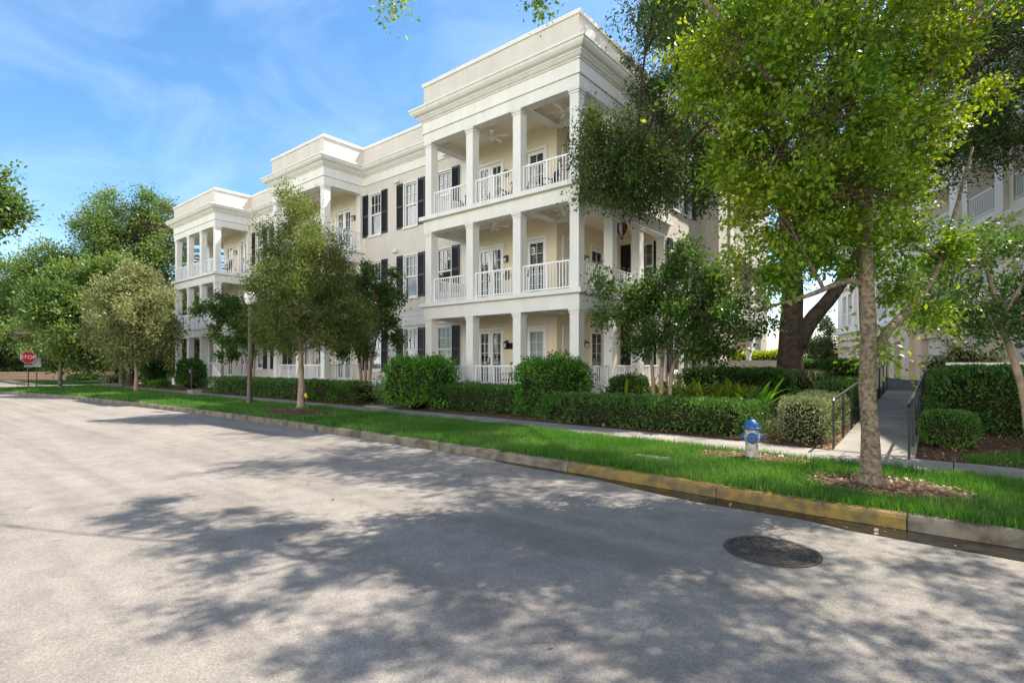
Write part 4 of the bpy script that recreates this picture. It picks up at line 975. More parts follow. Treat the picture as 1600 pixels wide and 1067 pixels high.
# ================================================================ STREET OBJECTS
# fire hydrant
hx, hy = -2.55, 9.28
t = thing('fire_hydrant', 'silver fire hydrant with blue cap and blue outlets standing at the sidewalk edge', 'fire hydrant', (hx, hy, 0.17), rz=R(28))
S_ = 0.94
mb = MB(); mb.lathe([(0.13, -.1), (0.13, .0), (.115, .02), (.105, .05), (.098, .08), (.098, .30), (.10, .36), (.104, .44), (.102, .47), (.115, .475), (.115, .495)], 28); mb.build('barrel', M['silver'], t, smooth=False)
mb = MB(); mb.lathe([(.145, .497), (.15, .51), (.15, .525), (.125, .535), (.118, .56), (.10, .60), (.07, .635), (.035, .655), (.03, .66)], 28); mb.lathe([(.026, .66), (.024, .70), (.012, .705)], 5)
for k in range(8):
    a = 2 * math.pi * k / 8 + .2; mb.lathe([(.014, .525), (.014, .55), (.004, .552)], 6, (.137 * math.cos(a), .137 * math.sin(a), 0))
mb.build('bonnet', M['blue'], t)
def outlet(ax, r, ln, z):
    d = Vector((math.cos(ax), math.sin(ax), 0)); c = Vector((0, 0, z)); mb = MB()
    mb.tube([c + d * .06, c + d * (.09 + ln * .4)], [r * .98, r * .98], 20); mb.tube([c + d * (.09 + ln * .4), c + d * (.095 + ln * .5)], [r * 1.16, r * 1.16], 20); mb.build('outlet_neck', M['silver'], t)
    b = MB(); b.tube([c + d * (.096 + ln * .5), c + d * (.10 + ln), c + d * (.115 + ln)], [r * 1.05, r * 1.05, r * .8], 20); b.tube([c + d * (.115 + ln), c + d * (.15 + ln)], [.022, .018], 5); b.build('outlet_cap', M['blue'], t)
outlet(R(-100), .085, .06, .37); outlet(R(180 - 10), .058, .05, .37); outlet(R(-10), .058, .05, .37)
# manhole
t = thing('manhole_cover', 'round dark cast iron manhole cover with raised pattern set in the road', 'manhole cover', (-1.31, 5.40, 0.0))
mb = MB(); mb.lathe([(.415, -.02), (.415, .009), (.378, .010), (.378, .0005)], 64, caps=False); mb.build('frame', M['iron'], t)
mb = MB(); mb.lathe([(.371, .001), (.371, .006)], 64)
rr = random.Random(3)
for ring, (r_, nseg) in enumerate([(.34, 22), (.30, 20), (.26, 17), (.22, 14), (.18, 11), (.13, 8)]):
    for k in range(nseg):
        a = 2 * math.pi * (k + .5 * (ring % 2)) / nseg; ln = .028 if ring % 2 else .034; q = Fr(r_ * math.cos(a), r_ * math.sin(a), math.cos(a + (0.9 if ring % 2 else 2.2)), math.sin(a + (0.9 if ring % 2 else 2.2)))
        q.box(mb, -ln, ln, -.0085, .0085, .0061, .0125)
mb.lathe([(.09, .0062), (.09, .014), (.075, .014), (.075, .0062)], 32, caps=False); mb.lathe([(.365, .0062), (.365, .014), (.352, .014), (.352, .0062)], 48, caps=False)
for k in range(4): q = Fr(0, 0, math.cos(k * .785), math.sin(k * .785)); q.box(mb, -.055, .055, -.006, .006, .0063 + k * .0002, .013 + k * .0002)
mb.build('lid', M['iron'], t)
# utility cover in the verge
mb = MB(); q = on(1018, 716, Z=.17); mb.box(-.35, .35, -.14, .14, -.08, .0); mb.box(-.31, .31, -.10, .10, .0, .012); o = mb.build('utility_cover', M['concrete'], bevel=.008); o.location = (q.x, q.y, .19); tag(o, 'flat concrete utility box cover sunk in the grass left of the hydrant', 'utility cover')
# ramp handrails
def handrail(x, ys, label):
    t = thing('handrail', label, 'handrail', (x, ys[0], rz_(ys[0])), 'black handrails of the ramp'); H_ = .9; bz = rz_(ys[0])
    mb = MB(); p = [(0, -.06, H_ - .03), (0, 0.0, H_)] + [(0, y - ys[0], rz_(y) - bz + H_) for y in ys[1:]]; p.append((0, p[-1][1] + .05, p[-1][2] - .02)); mb.tube(p, .024, 10); mb.build('rail', M['black'], t)
    for y in ys: mb = MB(); z = rz_(y) - bz; mb.tube([(0, y - ys[0], z - .12), (0, y - ys[0], z + H_)], .018, 8); mb.build('post', M['black'], t)
handrail(-1.70, [11.35 + 1.13 * i for i in range(10)], 'black handrail left of the ramp beside the clipped hedge')
handrail(-.57, [11.05 + 1.13 * i for i in range(10)], 'black handrail right of the ramp beside the tall hedge')
# street lamp
t = thing('street_lamp', 'brown fluted street lamp post with milky globe half hidden in the conical tree', 'street lamp', (-20.61, 9.43, .15))
mb = MB(); mb.lathe([(.115, -.05), (.115, .12), (.105, .16), (.10, .5), (.09, .55), (.085, .9), (.07, 1.0), (.05, 3.55), (.075, 3.58), (.075, 3.64), (.05, 3.66), (.05, 3.74), (.11, 3.80)], 16); mb.build('post', M['polemat'], t)
mb = MB(); mb.lathe([(.10, 3.80), (.17, 3.92), (.2, 4.08), (.17, 4.22), (.12, 4.3)], 20); mb.build('globe', M['lampglass'], t, smooth=True)
mb = MB(); mb.lathe([(.14, 4.30), (.15, 4.33), (.09, 4.40), (.03, 4.44), (.02, 4.52), (.005, 4.54)], 16); mb.build('finial_cap', M['polemat'], t)
# stop sign
def textmesh(body, size, name, m, parent, loc, rz, align='CENTER'):
    cu = bpy.data.curves.new(name, 'FONT'); cu.body = body; cu.size = size; cu.align_x = 'CENTER'; cu.align_y = 'CENTER'; cu.extrude = .002; cu.offset = size * .018
    tmp = bpy.data.objects.new('tmp', cu); COL.objects.link(tmp); dg = C.evaluated_depsgraph_get(); me = bpy.data.meshes.new_from_object(tmp.evaluated_get(dg)); bpy.data.objects.remove(tmp)
    me.materials.clear(); me.materials.append(m); o = bpy.data.objects.new(name, me); COL.objects.link(o); o.parent = parent; o.location = loc; o.rotation_euler = (R(90), 0, rz); return o
sx, sy = -44.69, 6.77
face = math.atan2(-sy, -sx)      # towards the camera
t = thing('stop_sign', 'red octagonal stop sign on a dark post at the far street corner', 'stop sign', (sx, sy, .14), rz=face + R(90) + R(6))
mb = MB(); mb.lathe([(.05, -.05), (.05, .1), (.03, .12), (.03, 2.5), (.045, 2.52), (.01, 2.6)], 10); mb.build('post', M['black'], t)
def octa(r_, y0, y1):
    mb = MB(); vs = []
    for y in (y0, y1):
        for k in range(8): a = math.pi / 8 + k * math.pi / 4; vs.append((r_ * math.cos(a), y, 1.96 + r_ * math.sin(a)))
    mb.add(vs, [tuple(range(8)), tuple(reversed(range(8, 16)))] + [(k, 8 + k, 8 + (k + 1) % 8, (k + 1) % 8) for k in range(8)]); return mb
octa(.40, -.05, -.042).build('white_border', M['signwhite'], t); octa(.378, -.056, -.051).build('red_face', M['red'], t); octa(.41, -.041, -.035).build('back_panel', M['black'], t)
textmesh('STOP', .31, 'lettering', M['signwhite'], t, (0, -.06, 1.965), 0)
mb = MB(); mb.box(-.2, .2, -.045, -.04, 1.34, 1.5); mb.build('small_plate', M['greysteel'], t)
t = thing('back_sign', 'small grey sign seen from behind on a dark post behind the stop sign', 'sign', (sx - 2.2, sy + .75, .14), rz=face + R(90))
mb = MB(); mb.tube([(0, 0, -.1), (0, 0, 2.0)], .03, 8); mb.build('post', M['black'], t); mb = MB(); mb.box(-.22, .22, -.05, -.04, 1.35, 1.95); mb.build('panel', M['greysteel'], t)
# path light, concrete block, small marker
q = on(299, 612, Z=.2); t = thing('path_light', 'short black path light in front of the dark round bush', 'path light', (q.x, q.y, .17))
mb = MB(); mb.tube([(0, 0, -.1), (0, 0, 1.0)], .03, 8); mb.build('post', M['black'], t); mb = MB(); mb.lathe([(.05, 1.0), (.13, 1.03), (.12, 1.25), (.17, 1.28), (.05, 1.38), (.01, 1.42)], 12); mb.build('lamp_head', M['black'], t)
mb = MB(); mb.box(-.32, .32, -.2, .2, -.1, .22); mb.box(-.36, .36, -.24, .24, .22, .27); o = mb.build('concrete_block', M['concrete'], bevel=.01); q = on(304, 616, Z=.2); o.location = (q.x, q.y, .15); tag(o, 'low pale concrete block beside the sidewalk near the path light', 'concrete block')
mb = MB(); q = on(1284, 697, Z=.17); mb.tube([(0, 0, -.1), (0, 0, .24), (0, 0, .25)], [.022, .022, .012], 8); o = mb.build('marker_stake', M['black']); o.location = (q.x, q.y, .16); tag(o, 'short black stake at the foot of the sunlit hedge end', 'stake')
# low wall round the court
mb = MB(); mb.box(-7.85, -2.05, 24.0, 24.2, .5, 1.80); mb.box(-7.88, -2.02, 23.96, 24.24, 1.80, 1.86); mb.box(-2.25, -2.05, 22.0, 23.99, .5, 1.80)
o = mb.build('garden_wall', M['stucco']); tag(o, 'low beige garden wall behind the hedges left of the ramp', 'wall')
mb = MB(); mb.box(-.1, 7.5, 16.1, 16.3, .3, 1.70); mb.box(-.14, 7.54, 16.06, 16.34, 1.70, 1.76)
o = mb.build('court_wall', M['trim']); tag(o, 'pale capped wall behind the tall hedge right of the ramp', 'wall')
mb = MB(); mb.lathe([(.0, 0), (.12, .02), (.09, .12), (.13, .3), (.06, .42), (.07, .5), (.01, .56)], 14, (-6.75, 24.1, 1.86)); o = mb.build('wall_finial', M['white'], smooth=True); tag(o, 'small white ornament standing on the low beige wall', 'ornament')

# ================================================================ TREES
# 1 bright street tree beside the ramp
b1 = Vector((-.82, 8.24, .17)); t = thing('street_tree', 'tall bright green street tree with lichen spotted trunk beside the ramp and road', 'tree', b1)
A7 = lambda px, py, d: at(px, py, d)
att = trunk(t, [flare(b1, .105, A7(1352, 400, 6.85), .088, 5) + [(A7(1350, 300, 6.9), .09), (A7(1335, 200, 7.0), .075), (A7(1310, 60, 7.1), .05), (A7(1300, -120, 7.1), .03)],
                [(A7(1364, 560, 6.9), .05), (A7(1385, 520, 6.95), .06), (A7(1425, 478, 7.1), .05), (A7(1465, 420, 7.3), .038), (A7(1490, 340, 7.4), .025), (A7(1520, 230, 7.4), .015)],
                [(A7(1350, 445, 6.85), .04), (A7(1320, 440, 6.8), .038), (A7(1262, 462, 6.7), .028), (A7(1200, 480, 6.8), .016)],
                [(A7(1350, 330, 6.9), .06), (A7(1290, 230, 6.6), .05), (A7(1200, 120, 6.6), .035), (A7(1100, 0, 6.8), .03), (A7(990, -120, 7.2), .022)],
                [(A7(1345, 260, 6.9), .05), (A7(1420, 160, 6.7), .04), (A7(1500, 60, 6.6), .028)],
                [(A7(1310, 60, 7.1), .05), (A7(1180, -120, 6.6), .04), ((-3.0, 7.4, 8.3), .03), ((-4.4, 7.5, 8.7), .015)]], M['lichen'])
lob = [(A7(1200, 60, 6.8), (.95, .85, .75), 1.5), (A7(1330, 70, 6.6), (.85, .9, .8), 1.5), (A7(1130, 130, 6.9), (.6, .7, .5), .9), (A7(1270, 190, 6.5), (.85, .8, .6), 1.4), (A7(1380, 190, 7.2), (.6, .7, .6), .8),
       (A7(1200, 260, 6.9), (.7, .7, .45), 1.0), (A7(1300, 310, 6.6), (.7, .7, .4), 1.1), (A7(1385, 300, 7.3), (.55, .6, .4), .6), (A7(1225, 335, 6.8), (.5, .6, .3), .6), (A7(1305, 375, 7.0), (.4, .45, .2), .35), (A7(1440, 390, 7.3), (.45, .5, .16), .32),
       (A7(1460, 470, 7.6), (.4, .4, .16), .28), (A7(1410, 440, 7.2), (.35, .4, .14), .2), (A7(1165, 420, 6.8), (.35, .35, .2), .2),
       (A7(1500, 60, 7.0), (.6, .8, .6), .35),
       (A7(1150, -120, 6.8), (1.1, 1.0, .7), .8), (A7(1350, -160, 6.6), (1.2, 1.1, .8), .85), ((-3.2, 7.4, 8.3), (.8, .6, .4), .7), ((-4.6, 7.5, 8.75), (.8, .45, .3), .4), (A7(1550, -200, 6.6), (1.2, 1.2, .8), 1.2),
       ((1.2, 8.4, 7.4), (1.3, 1.3, .8), .9), ((1.9, 9.6, 8.4), (1.4, 1.2, .9), .9), ((.2, 8.2, 8.9), (1.5, 1.3, .8), .6), ((.3, 6.9, 7.4), (1.2, .8, .5), .8), ((2.4, 7.6, 6.8), (1.0, 1.0, .6), .8),
       (A7(842, -14, 7.8), (.14, .14, .13), .035), (A7(612, -14, 8.0), (.10, .12, .12), .03), (A7(1370, 545, 6.85), (.10, .08, .12), .05)]
crown(t, lob, 2700, 24, .06, M['lf_maple'], att, M['lichen'], spray_len=.30, gap=-.03, gsc=1.3, limb_r=.032, spread=.065, aspect=.5, droop=.15, clump=15, clump_r=.145)

# 2 big live oak
b2 = Vector((-4.7, 22.0, .9)); t = thing('live_oak', 'massive dark live oak with forked trunk behind the hedges, spreading over the building corner', 'tree', b2)
O = lambda px, py, d: at(px, py, d)
att = trunk(t, [[(b2 + Vector((0, 0, -.3)), .62), (b2 + Vector((0, 0, .15)), .50), (O(1236, 520, 20), .40), (O(1238, 440, 20), .36), (O(1230, 330, 19.9), .30), (O(1215, 200, 19.7), .24), (O(1190, 60, 19.3), .17), (O(1150, -90, 19), .1)],
                [(O(1245, 540, 20), .30), (O(1268, 500, 19.8), .27), (O(1300, 462, 19.4), .23), (O(1340, 400, 19), .19), (O(1400, 300, 18.6), .17), (O(1440, 175, 18), .15), (O(1520, 110, 17.5), .12), (O(1620, 50, 17), .08)],
                [(O(1228, 330, 19.9), .2), (O(1160, 270, 18.6), .15), (O(1080, 262, 17.2), .11), (O(1010, 270, 15.8), .07), (O(950, 290, 15), .035)],
                [(O(1215, 200, 19.7), .18), (O(1130, 120, 18.8), .12), (O(1050, 60, 18), .07), (O(1000, -60, 17.6), .04)],
                [(O(1400, 300, 18.6), .12), (O(1480, 250, 18), .09), (O(1560, 180, 17.6), .06)],
                [(O(1230, 330, 20), .18), (O(1300, 180, 20.5), .14), (O(1360, 20, 21), .09), (O(1400, -120, 21), .05)]], M['oakbark'])
lob = [(O(960, 245, 15.2), (.8, .75, .85), 1.5), (O(1005, 275, 15.6), (.85, .8, .6), 1.2), (O(925, 215, 14.7), (.4, .45, .5), .45), (O(975, 318, 15.4), (.3, .3, .3), .15), (O(1050, 250, 16.8), (1.1, 1, .9), 1.3), (O(1105, 280, 17.6), (1.0, 1, .65), .8),
       (O(1040, 70, 17.8), (1.0, 1.2, 1.5), 1.7), (O(1030, 170, 17.3), (.8, .9, .8), .7), (O(1090, 10, 18.2), (1.4, 1.3, 1.3), 1.5), (O(1060, -90, 18), (1.6, 1.6, 1.3), 1.2), (O(1130, 180, 18.6), (1.3, 1.2, 1.0), 1.2),
       (O(1190, 60, 19.4), (1.8, 1.6, 1.4), 1.5), (O(1230, 250, 20), (1.3, 1.4, 1.0), 1.0), (O(1300, 100, 20.4), (2, 1.8, 1.8), 1.6), (O(1400, 20, 20), (2, 2, 1.6), 1.4), (O(1320, 290, 20), (1.3, 1.5, 1.1), 1.2), (O(1390, 210, 19), (1.4, 1.4, 1.4), 1.4),
       (O(1460, 90, 18.2), (1.5, 1.5, 1.4), 1.7), (O(1550, 40, 17.3), (1.5, 1.5, 1.3), 1.7), (O(1620, 120, 16.9), (1.4, 1.3, 1.2), 1.3), (O(1520, 190, 17.6), (1.2, 1.2, .8), 1.1), (O(1590, 220, 17.4), (.9, 1, .6), .8), (O(1440, 250, 18.2), (1.1, 1.1, .8), .9),
       (O(1200, 420, 19.4), (.9, 1, .5), .35), (O(1300, 400, 19.6), (1.1, 1.1, .5), .5), (O(1280, -100, 20), (2.4, 2.4, 1.6), 1.3), (O(1450, -90, 18), (2.2, 2.2, 1.5), 1.3), (O(1600, -60, 17), (2, 2, 1.4), 1.2), (O(1180, -80, 19), (2, 2, 1.4), 1.0),
       (Vector((-5.2, 12.0, 11.0)), (1.5, 1.3, .8), .9), (Vector((-3.6, 11.6, 9.8)), (1.3, 1.2, .9), .9), (Vector((-2.2, 12.2, 9.6)), (1.4, 1.3, 1.0), .9), (Vector((-.8, 13.2, 10.5)), (1.6, 1.5, 1.1), .9), (O(1110, 60, 14), (.9, .9, .9), .7)]
crown(t, lob, 4700, 26, .086, M['lf_oak'], att, M['oakbark'], spray_len=.5, gap=-.13, gsc=.9, limb_r=.08, spread=.12, aspect=.42, droop=.35)

# 3 conical young elm in front of the middle porch
b3 = Vector((-17.28, 9.64, .17)); t = thing('street_tree', 'olive green conical street tree standing in a mulch bed beside the lamp post', 'tree', b3)
T3 = lambda px, py, dd=0: at(px, py, 18.4 + dd)
att = trunk(t, [flare(b3, .105, T3(470, 560), .085, 2) + [(T3(468, 480), .07), (T3(466, 400), .045), (T3(462, 320), .02)]], M['palebark'])
lob = [(T3(462, 322), (.28, .3, .45), .3), (T3(470, 355), (.6, .6, .5), .7), (T3(445, 385), (.65, .6, .45), .6), (T3(490, 395, -.5), (.75, .8, .5), .8), (T3(438, 420, .5), (.6, .8, .45), .8), (T3(500, 430, .4), (.95, 1, .5), 1), (T3(455, 440, -.9), (1, .9, .55), 1.1),
       (T3(440, 460), (.6, .9, .42), .8), (T3(520, 470, .3), (.8, .9, .45), .9), (T3(470, 480, -1.0), (1.2, 1, .5), 1.2), (T3(444, 502, .4), (.65, .9, .4), .9), (T3(545, 505, .1), (.85, .9, .35), .8), (T3(480, 525, -.6), (1.1, 1, .4), 1.1), (T3(440, 535, .4), (.65, .8, .3), .6), (T3(530, 535, .2), (.8, .8, .28), .6), (T3(485, 470, 1.0), (1.3, 1.1, .6), 1.0)]
crown(t, lob, 1550, 30, .066, M['lf_olive'], att, M['palebark'], spray_len=.38, gap=-.25, gsc=1.3, limb_r=.03, spread=.085, aspect=.45, droop=-.35, rise=.25, clump=6, clump_r=.2)
for i, (q, dx) in enumerate((((-15.6, 8.95), 0), ((-18.9, 10.15), 1))):
    o_ = MB(); top = b3 + Vector((0, 0, 1.75)); e = Vector((q[0], q[1], .17)); t2 = thing('guy_strap', ['guy strap with yellow tag staked right of the conical tree', 'guy strap without tag staked left of the conical tree'][i], 'guy strap', e, 'tree guy straps')
    o_.tube([(0, 0, 0), top - e], .012, 5); o_.build('strap', M['strap'], t2)
    k = MB(); k.tube([(0, 0, -.1), (0, 0, .12)], .02, 5); k.build('stake', M['black'], t2)
    if i == 0: k = MB(); m_ = (top - e) * .3; k.tube([m_ - (top - e) * .03, m_ + (top - e) * .03], .045, 6); k.build('tag', M['tagyellow'], t2)

# 4 crape myrtles
def crape(base, stems, lobes, label, nspr, per, ls, flowers, droop=.1):
    t = thing('crape_myrtle', label, 'crape myrtle', base, 'crape myrtles')
    att = trunk(t, stems, M['palebark']); crown(t, lobes, nspr, per, ls, M['lf_crape'], att, M['palebark'], spray_len=.36, gap=-.22, gsc=1.4, limb_r=.03, spread=.08, aspect=.5, droop=droop, flowers=flowers)
q = lambda px, py, dd=0: at(px, py, 14.3 + dd)
bb = q(1032, 625); bb.z = gz(0, bb.y)
crape(bb, [[(bb + Vector((-.2, 0, -.1)), .06), (q(1020, 590), .05), (q(1012, 540), .04), (q(985, 480), .025)], [(bb + Vector((0, 0, -.1)), .065), (q(1034, 580), .055), (q(1038, 520, .2), .042), (q(1045, 450, .2), .028)],
           [(bb + Vector((.2, .1, -.1)), .065), (q(1050, 580), .055), (q(1072, 540), .045), (q(1110, 490), .03), (q(1150, 440), .02)]],
      [(q(1005, 470), (.45, .5, .32), .8), (q(968, 452), (.3, .35, .2), .3), (q(945, 440), (.2, .25, .08), .1), (q(960, 480), (.4, .4, .3), .5), (q(1045, 448, .2), (.5, .55, .4), .9), (q(1060, 380, .3), (.2, .2, .3), .18), (q(1090, 420), (.55, .6, .35), .9), (q(1030, 500, -.3), (.65, .6, .4), 1.1), (q(1090, 490, -.4), (.7, .7, .45), 1.3), (q(1140, 460), (.6, .6, .45), .9), (q(1150, 520), (.6, .6, .35), .8),
       (q(1190, 490, .3), (.35, .5, .4), .4), (q(1060, 545, -.2), (.6, .5, .22), .6), (q(985, 520), (.4, .4, .3), .5), (q(1120, 555, .1), (.5, .5, .2), .5), (q(1170, 420, .5), (.3, .3, .25), .2), (q(1068, 455, .5), (.7, .6, .6), 1.0)],
      'crape myrtle with three slim stems and a few white blooms before the side porch', 620, 24, .085, (M['fl_white'], .012, .05, 60))
q2 = lambda px, py, dd=0: at(px, py, 21.2 + dd)
bb = q2(572, 606); bb.z = gz(0, bb.y)
crape(bb, [[(bb + Vector((dx * .3, 0, -.1)), .07), (q2(572 + dx * 10, 575), .06), (q2(574 + dx * 22, 520), .045), (q2(576 + dx * 34, 470), .03)] for dx in (-.9, -.1, .7)],
      [(q2(560, 465), (.8, .8, .6), 1.2), (q2(590, 480), (.8, .8, .6), 1.2), (q2(540, 500), (.8, .8, .5), 1), (q2(585, 520), (.8, .8, .5), 1), (q2(556, 540), (.6, .6, .35), .6), (q2(600, 440), (.3, .3, .45), .3), (q2(570, 440), (.4, .4, .45), .5), (q2(614, 462), (.22, .3, .4), .22), (q2(604, 500), (.3, .3, .3), .3)],
      'crape myrtle with pink blooms behind the conical tree near the wall', 420, 26, .10, (M['fl_pink'], .05, .07, 40))
q3 = lambda px, py, dd=0: at(px, py, 27.5 + dd)
bb = q3(392, 604); bb.z = gz(0, bb.y)
crape(bb, [[(bb + Vector((dx * .3, 0, -.1)), .07), (q3(392 + dx * 6, 575), .06), (q3(388 + dx * 16, 520), .045), (q3(375 + dx * 24, 490), .03)] for dx in (-.9, .0, .8)],
      [(q3(375, 490), (.9, .9, .5), 1), (q3(350, 480), (.7, .6, .35), .6), (q3(325, 487), (.6, .5, .18), .3), (q3(400, 500), (1, .9, .6), 1), (q3(365, 520), (.9, .8, .45), .8), (q3(410, 540), (.8, .8, .4), .6), (q3(360, 552), (.5, .5, .15), .2)],
      'crape myrtle with pink blooms reaching across the farthest porch columns', 330, 26, .12, (M['fl_pink'], .06, .08, 36))

# 5 small leaning tree at the right edge
b7 = on(1612, 690, Y=12.6); b7.z = gz(0, 12.6); dd = 9.2
T7 = lambda px, py, d=9.2: at(px, py, d)
t = thing('leaning_tree', 'small leaning tree with drooping feathery leaves over the tall hedge at right', 'tree', b7)
att = trunk(t, [[(b7 + Vector((0, 0, -.1)), .07), (T7(1600, 620), .06), (T7(1583, 560), .052), (T7(1562, 500), .045), (T7(1548, 440), .035), (T7(1530, 390), .02)], [(T7(1562, 500), .035), (T7(1600, 440), .03), (T7(1640, 380), .02)]], M['palebark'])
lob = [(T7(1540, 420), (.6, .6, .3), 1), (T7(1480, 400), (.4, .45, .16), .5), (T7(1450, 350), (.35, .4, .14), .3), (T7(1590, 400), (.6, .6, .4), 1), (T7(1510, 460), (.55, .5, .22), .7), (T7(1580, 470), (.5, .5, .25), .8), (T7(1575, 350), (.35, .4, .12), .25), (T7(1640, 360), (.5, .5, .25), .5), (T7(1480, 470), (.35, .4, .14), .3), (T7(1540, 500), (.4, .4, .15), .4)]
crown(t, lob, 190, 22, .075, M['lf_crape'], att, M['palebark'], spray_len=.42, gap=-.3, gsc=1.5, limb_r=.02, spread=.07, aspect=.42, droop=.4)
# out-of-frame neighbour on the verge whose shade falls on the road
b8 = Vector((5.6, 12.4, .2)); t = thing('street_tree', 'spreading tree just beyond the right edge of the picture, shading the road and verge', 'tree', b8)
att = trunk(t, [flare(b8, .18, (5.6, 12.4, 4.2), .14, 3) + [((5.5, 12.0, 6), .10), ((5.4, 11.5, 8), .04)]], M['lichen'])
crown(t, [((3.3, 13.4, 8.6), (1.6, 1.5, 1.0), 1.2), ((5.6, 13.0, 9), (2.2, 1.8, 1.1), 1.5), ((4.0, 11.4, 7.6), (1.5, 1.4, .9), 1.1), ((7.6, 12.0, 8), (1.8, 1.6, 1), 1.1), ((4.6, 7.4, 6.5), (1.6, 1.4, 1.0), 1.2), ((6, 8, 8), (2.2, 2, 1.2), 1.5), ((7.4, 7, 6.6), (1.6, 1.5, 1), 1), ((5.6, 6.0, 7), (1.8, 1.3, .9), 1.2), ((3.7, 6.3, 7.6), (1.2, 1.1, .8), .9)], 700, 22, .09, M['lf_maple'], att, M['lichen'], spray_len=.4, gap=-.1, gsc=1.2, limb_r=.04, spread=.09)

# 6 trees along the left
def simple_tree(name, label, base, H_, lobes, m, bark, nspr, per, ls, tr=.12, dist=None, gap=-.2, spl=.6, group=None, th=None, spread=.16, droop=.1, rise=0.0, gsc=.6):
    t = thing(name, label, 'tree', base, group); base = Vector(base); top = th or (base + Vector((0, 0, H_ * .45)))
    att = trunk(t, [flare(base, tr, top, tr * .6, 3) + [(Vector(top) + Vector((.1, .1, H_ * .25)), tr * .35)]], bark)
    crown(t, lobes, nspr, per, ls, m, att, bark, spray_len=spl, gap=gap, gsc=gsc, limb_r=tr * .5, spread=spread, droop=droop, rise=rise, aspect=.48)
def LB(px, py, d, rx, rz2, w_=1.0, ry=None):
    s = d / FPX; return (at(px, py, d), (rx * s, (ry or rx) * s, rz2 * s), w_)
gt = 'trees along the left side of the street'
simple_tree('street_tree', 'pale olive young tree on the verge nearest the farthest porch', (-35.09, 9.83, .17), 6.5, [LB(212, 450, 29.9, 22, 20, .8), LB(188, 475, 30, 28, 20), LB(235, 480, 29.5, 28, 22), LB(205, 510, 29, 40, 22, 1.4), LB(245, 525, 30, 28, 20), LB(172, 520, 30, 24, 22), LB(210, 550, 29.6, 42, 14, 1.2), LB(225, 430, 30, 10, 12, .2)],
            M['lf_pale'], M['palebark'], 700, 26, .13, .10, spl=.6, droop=-.3, rise=.3, group=gt, spread=.14)
simple_tree('street_tree', 'olive green tree with thin trunk on the verge behind the stop sign', on(94, 608, Z=.15), 7, [LB(95, 480, 33, 34, 24, 1.2), LB(78, 485, 34.5, 26, 22, 1.0), LB(130, 510, 33, 34, 28, 1.3), LB(122, 538, 33.5, 32, 18, 1.0), LB(85, 455, 33.5, 22, 18, .7), LB(20, 525, 38, 24, 16, .6), LB(150, 550, 33, 26, 16, .6)],
            M['lf_mid'], M['bark'], 700, 26, .17, .10, spl=.7, droop=-.1, group=gt, spread=.18)
simple_tree('street_tree', 'slim tree with pale yellow green crown between two verge trees', on(190, 606, Z=.15), 7, [LB(165, 440, 35, 30, 26, 1.2), LB(180, 470, 35, 28, 24, 1), LB(130, 435, 35, 30, 22, 1), LB(195, 430, 35.5, 22, 22, .6), LB(175, 500, 35, 24, 20, .6)],
            M['lf_mid'], M['bark'], 560, 26, .17, .12, spl=.7, group=gt, spread=.18)
simple_tree('tall_oak', 'tall dark oak rising behind the row just left of the building', (-53, 26, .2), 17, [LB(205, 345, 56, 42, 22, 1.4), LB(165, 335, 56, 26, 16, .7), LB(235, 380, 56, 40, 30, 1.5), LB(185, 385, 56, 40, 28, 1.4), LB(150, 365, 56, 26, 20, .7), LB(255, 340, 57, 22, 20, .6), LB(220, 430, 55, 46, 30, 1.4), LB(270, 410, 55, 26, 34, .9), LB(250, 470, 55, 40, 30, 1), LB(235, 318, 57, 16, 9, .25), LB(176, 315, 57, 14, 8, .2)],
            M['lf_mid'], M['oakbark'], 1500, 24, .21, .35, spl=1.0, gap=-.0, gsc=.45, group=gt, spread=.32)
simple_tree('broad_oak', 'broad dark green oak behind the verge trees on the far left', (-62, 16, .15), 14, [LB(75, 425, 56, 46, 20, 1.3), LB(30, 440, 57, 32, 22, 1), LB(130, 410, 57, 40, 18, 1.1), LB(60, 470, 56, 56, 26, 1.4), LB(150, 450, 56, 44, 30, 1.2), LB(10, 500, 57, 34, 30, 1), LB(110, 500, 57, 50, 28, 1), LB(-30, 470, 57, 40, 34, 1), LB(70, 398, 57, 20, 10, .3)],
            M['lf_mid'], M['oakbark'], 1400, 24, .22, .35, spl=1.0, gap=-.03, gsc=.45, group=gt, spread=.32)
simple_tree('dark_oak', 'dark oak at the far left edge behind the stop sign', (-70, 4.0, .15), 11, [LB(10, 530, 62, 46, 30, 1.4), LB(-30, 500, 62, 50, 34, 1), LB(40, 560, 60, 26, 16, .8), LB(0, 570, 58, 30, 16, .8), LB(30, 500, 62, 36, 20, 1)],
            M['lf_oak'], M['oakbark'], 600, 24, .34, .35, spl=1.0, gap=-.3, gsc=.35, group=gt, spread=.34)
simple_tree('tree', 'shaded tree behind the farthest porch columns', (-50, 20.5, .2), 9, [LB(250, 520, 42, 34, 34, 1.4), LB(285, 500, 40, 26, 40, 1.1), LB(265, 560, 42, 40, 18, 1.1), LB(225, 540, 44, 30, 26, 1), LB(310, 540, 42, 26, 30, .8)],
            M['lf_mid'], M['oakbark'], 560, 24, .22, .2, spl=.7, gap=-.25, group=gt, spread=.2)
simple_tree('tree', 'dark tree with low limbs behind the hedge left of the pale young tree', (-49.5, 13.5, .2), 9, [LB(150, 545, 46, 34, 16, 1.2), LB(110, 560, 47, 26, 14, .9), LB(185, 560, 46, 30, 14, 1), LB(130, 500, 48, 40, 26, 1), LB(200, 520, 47, 34, 24, 1)],
            M['lf_oak'], M['oakbark'], 520, 24, .24, .25, spl=.7, gap=-.2, group=gt, spread=.22)
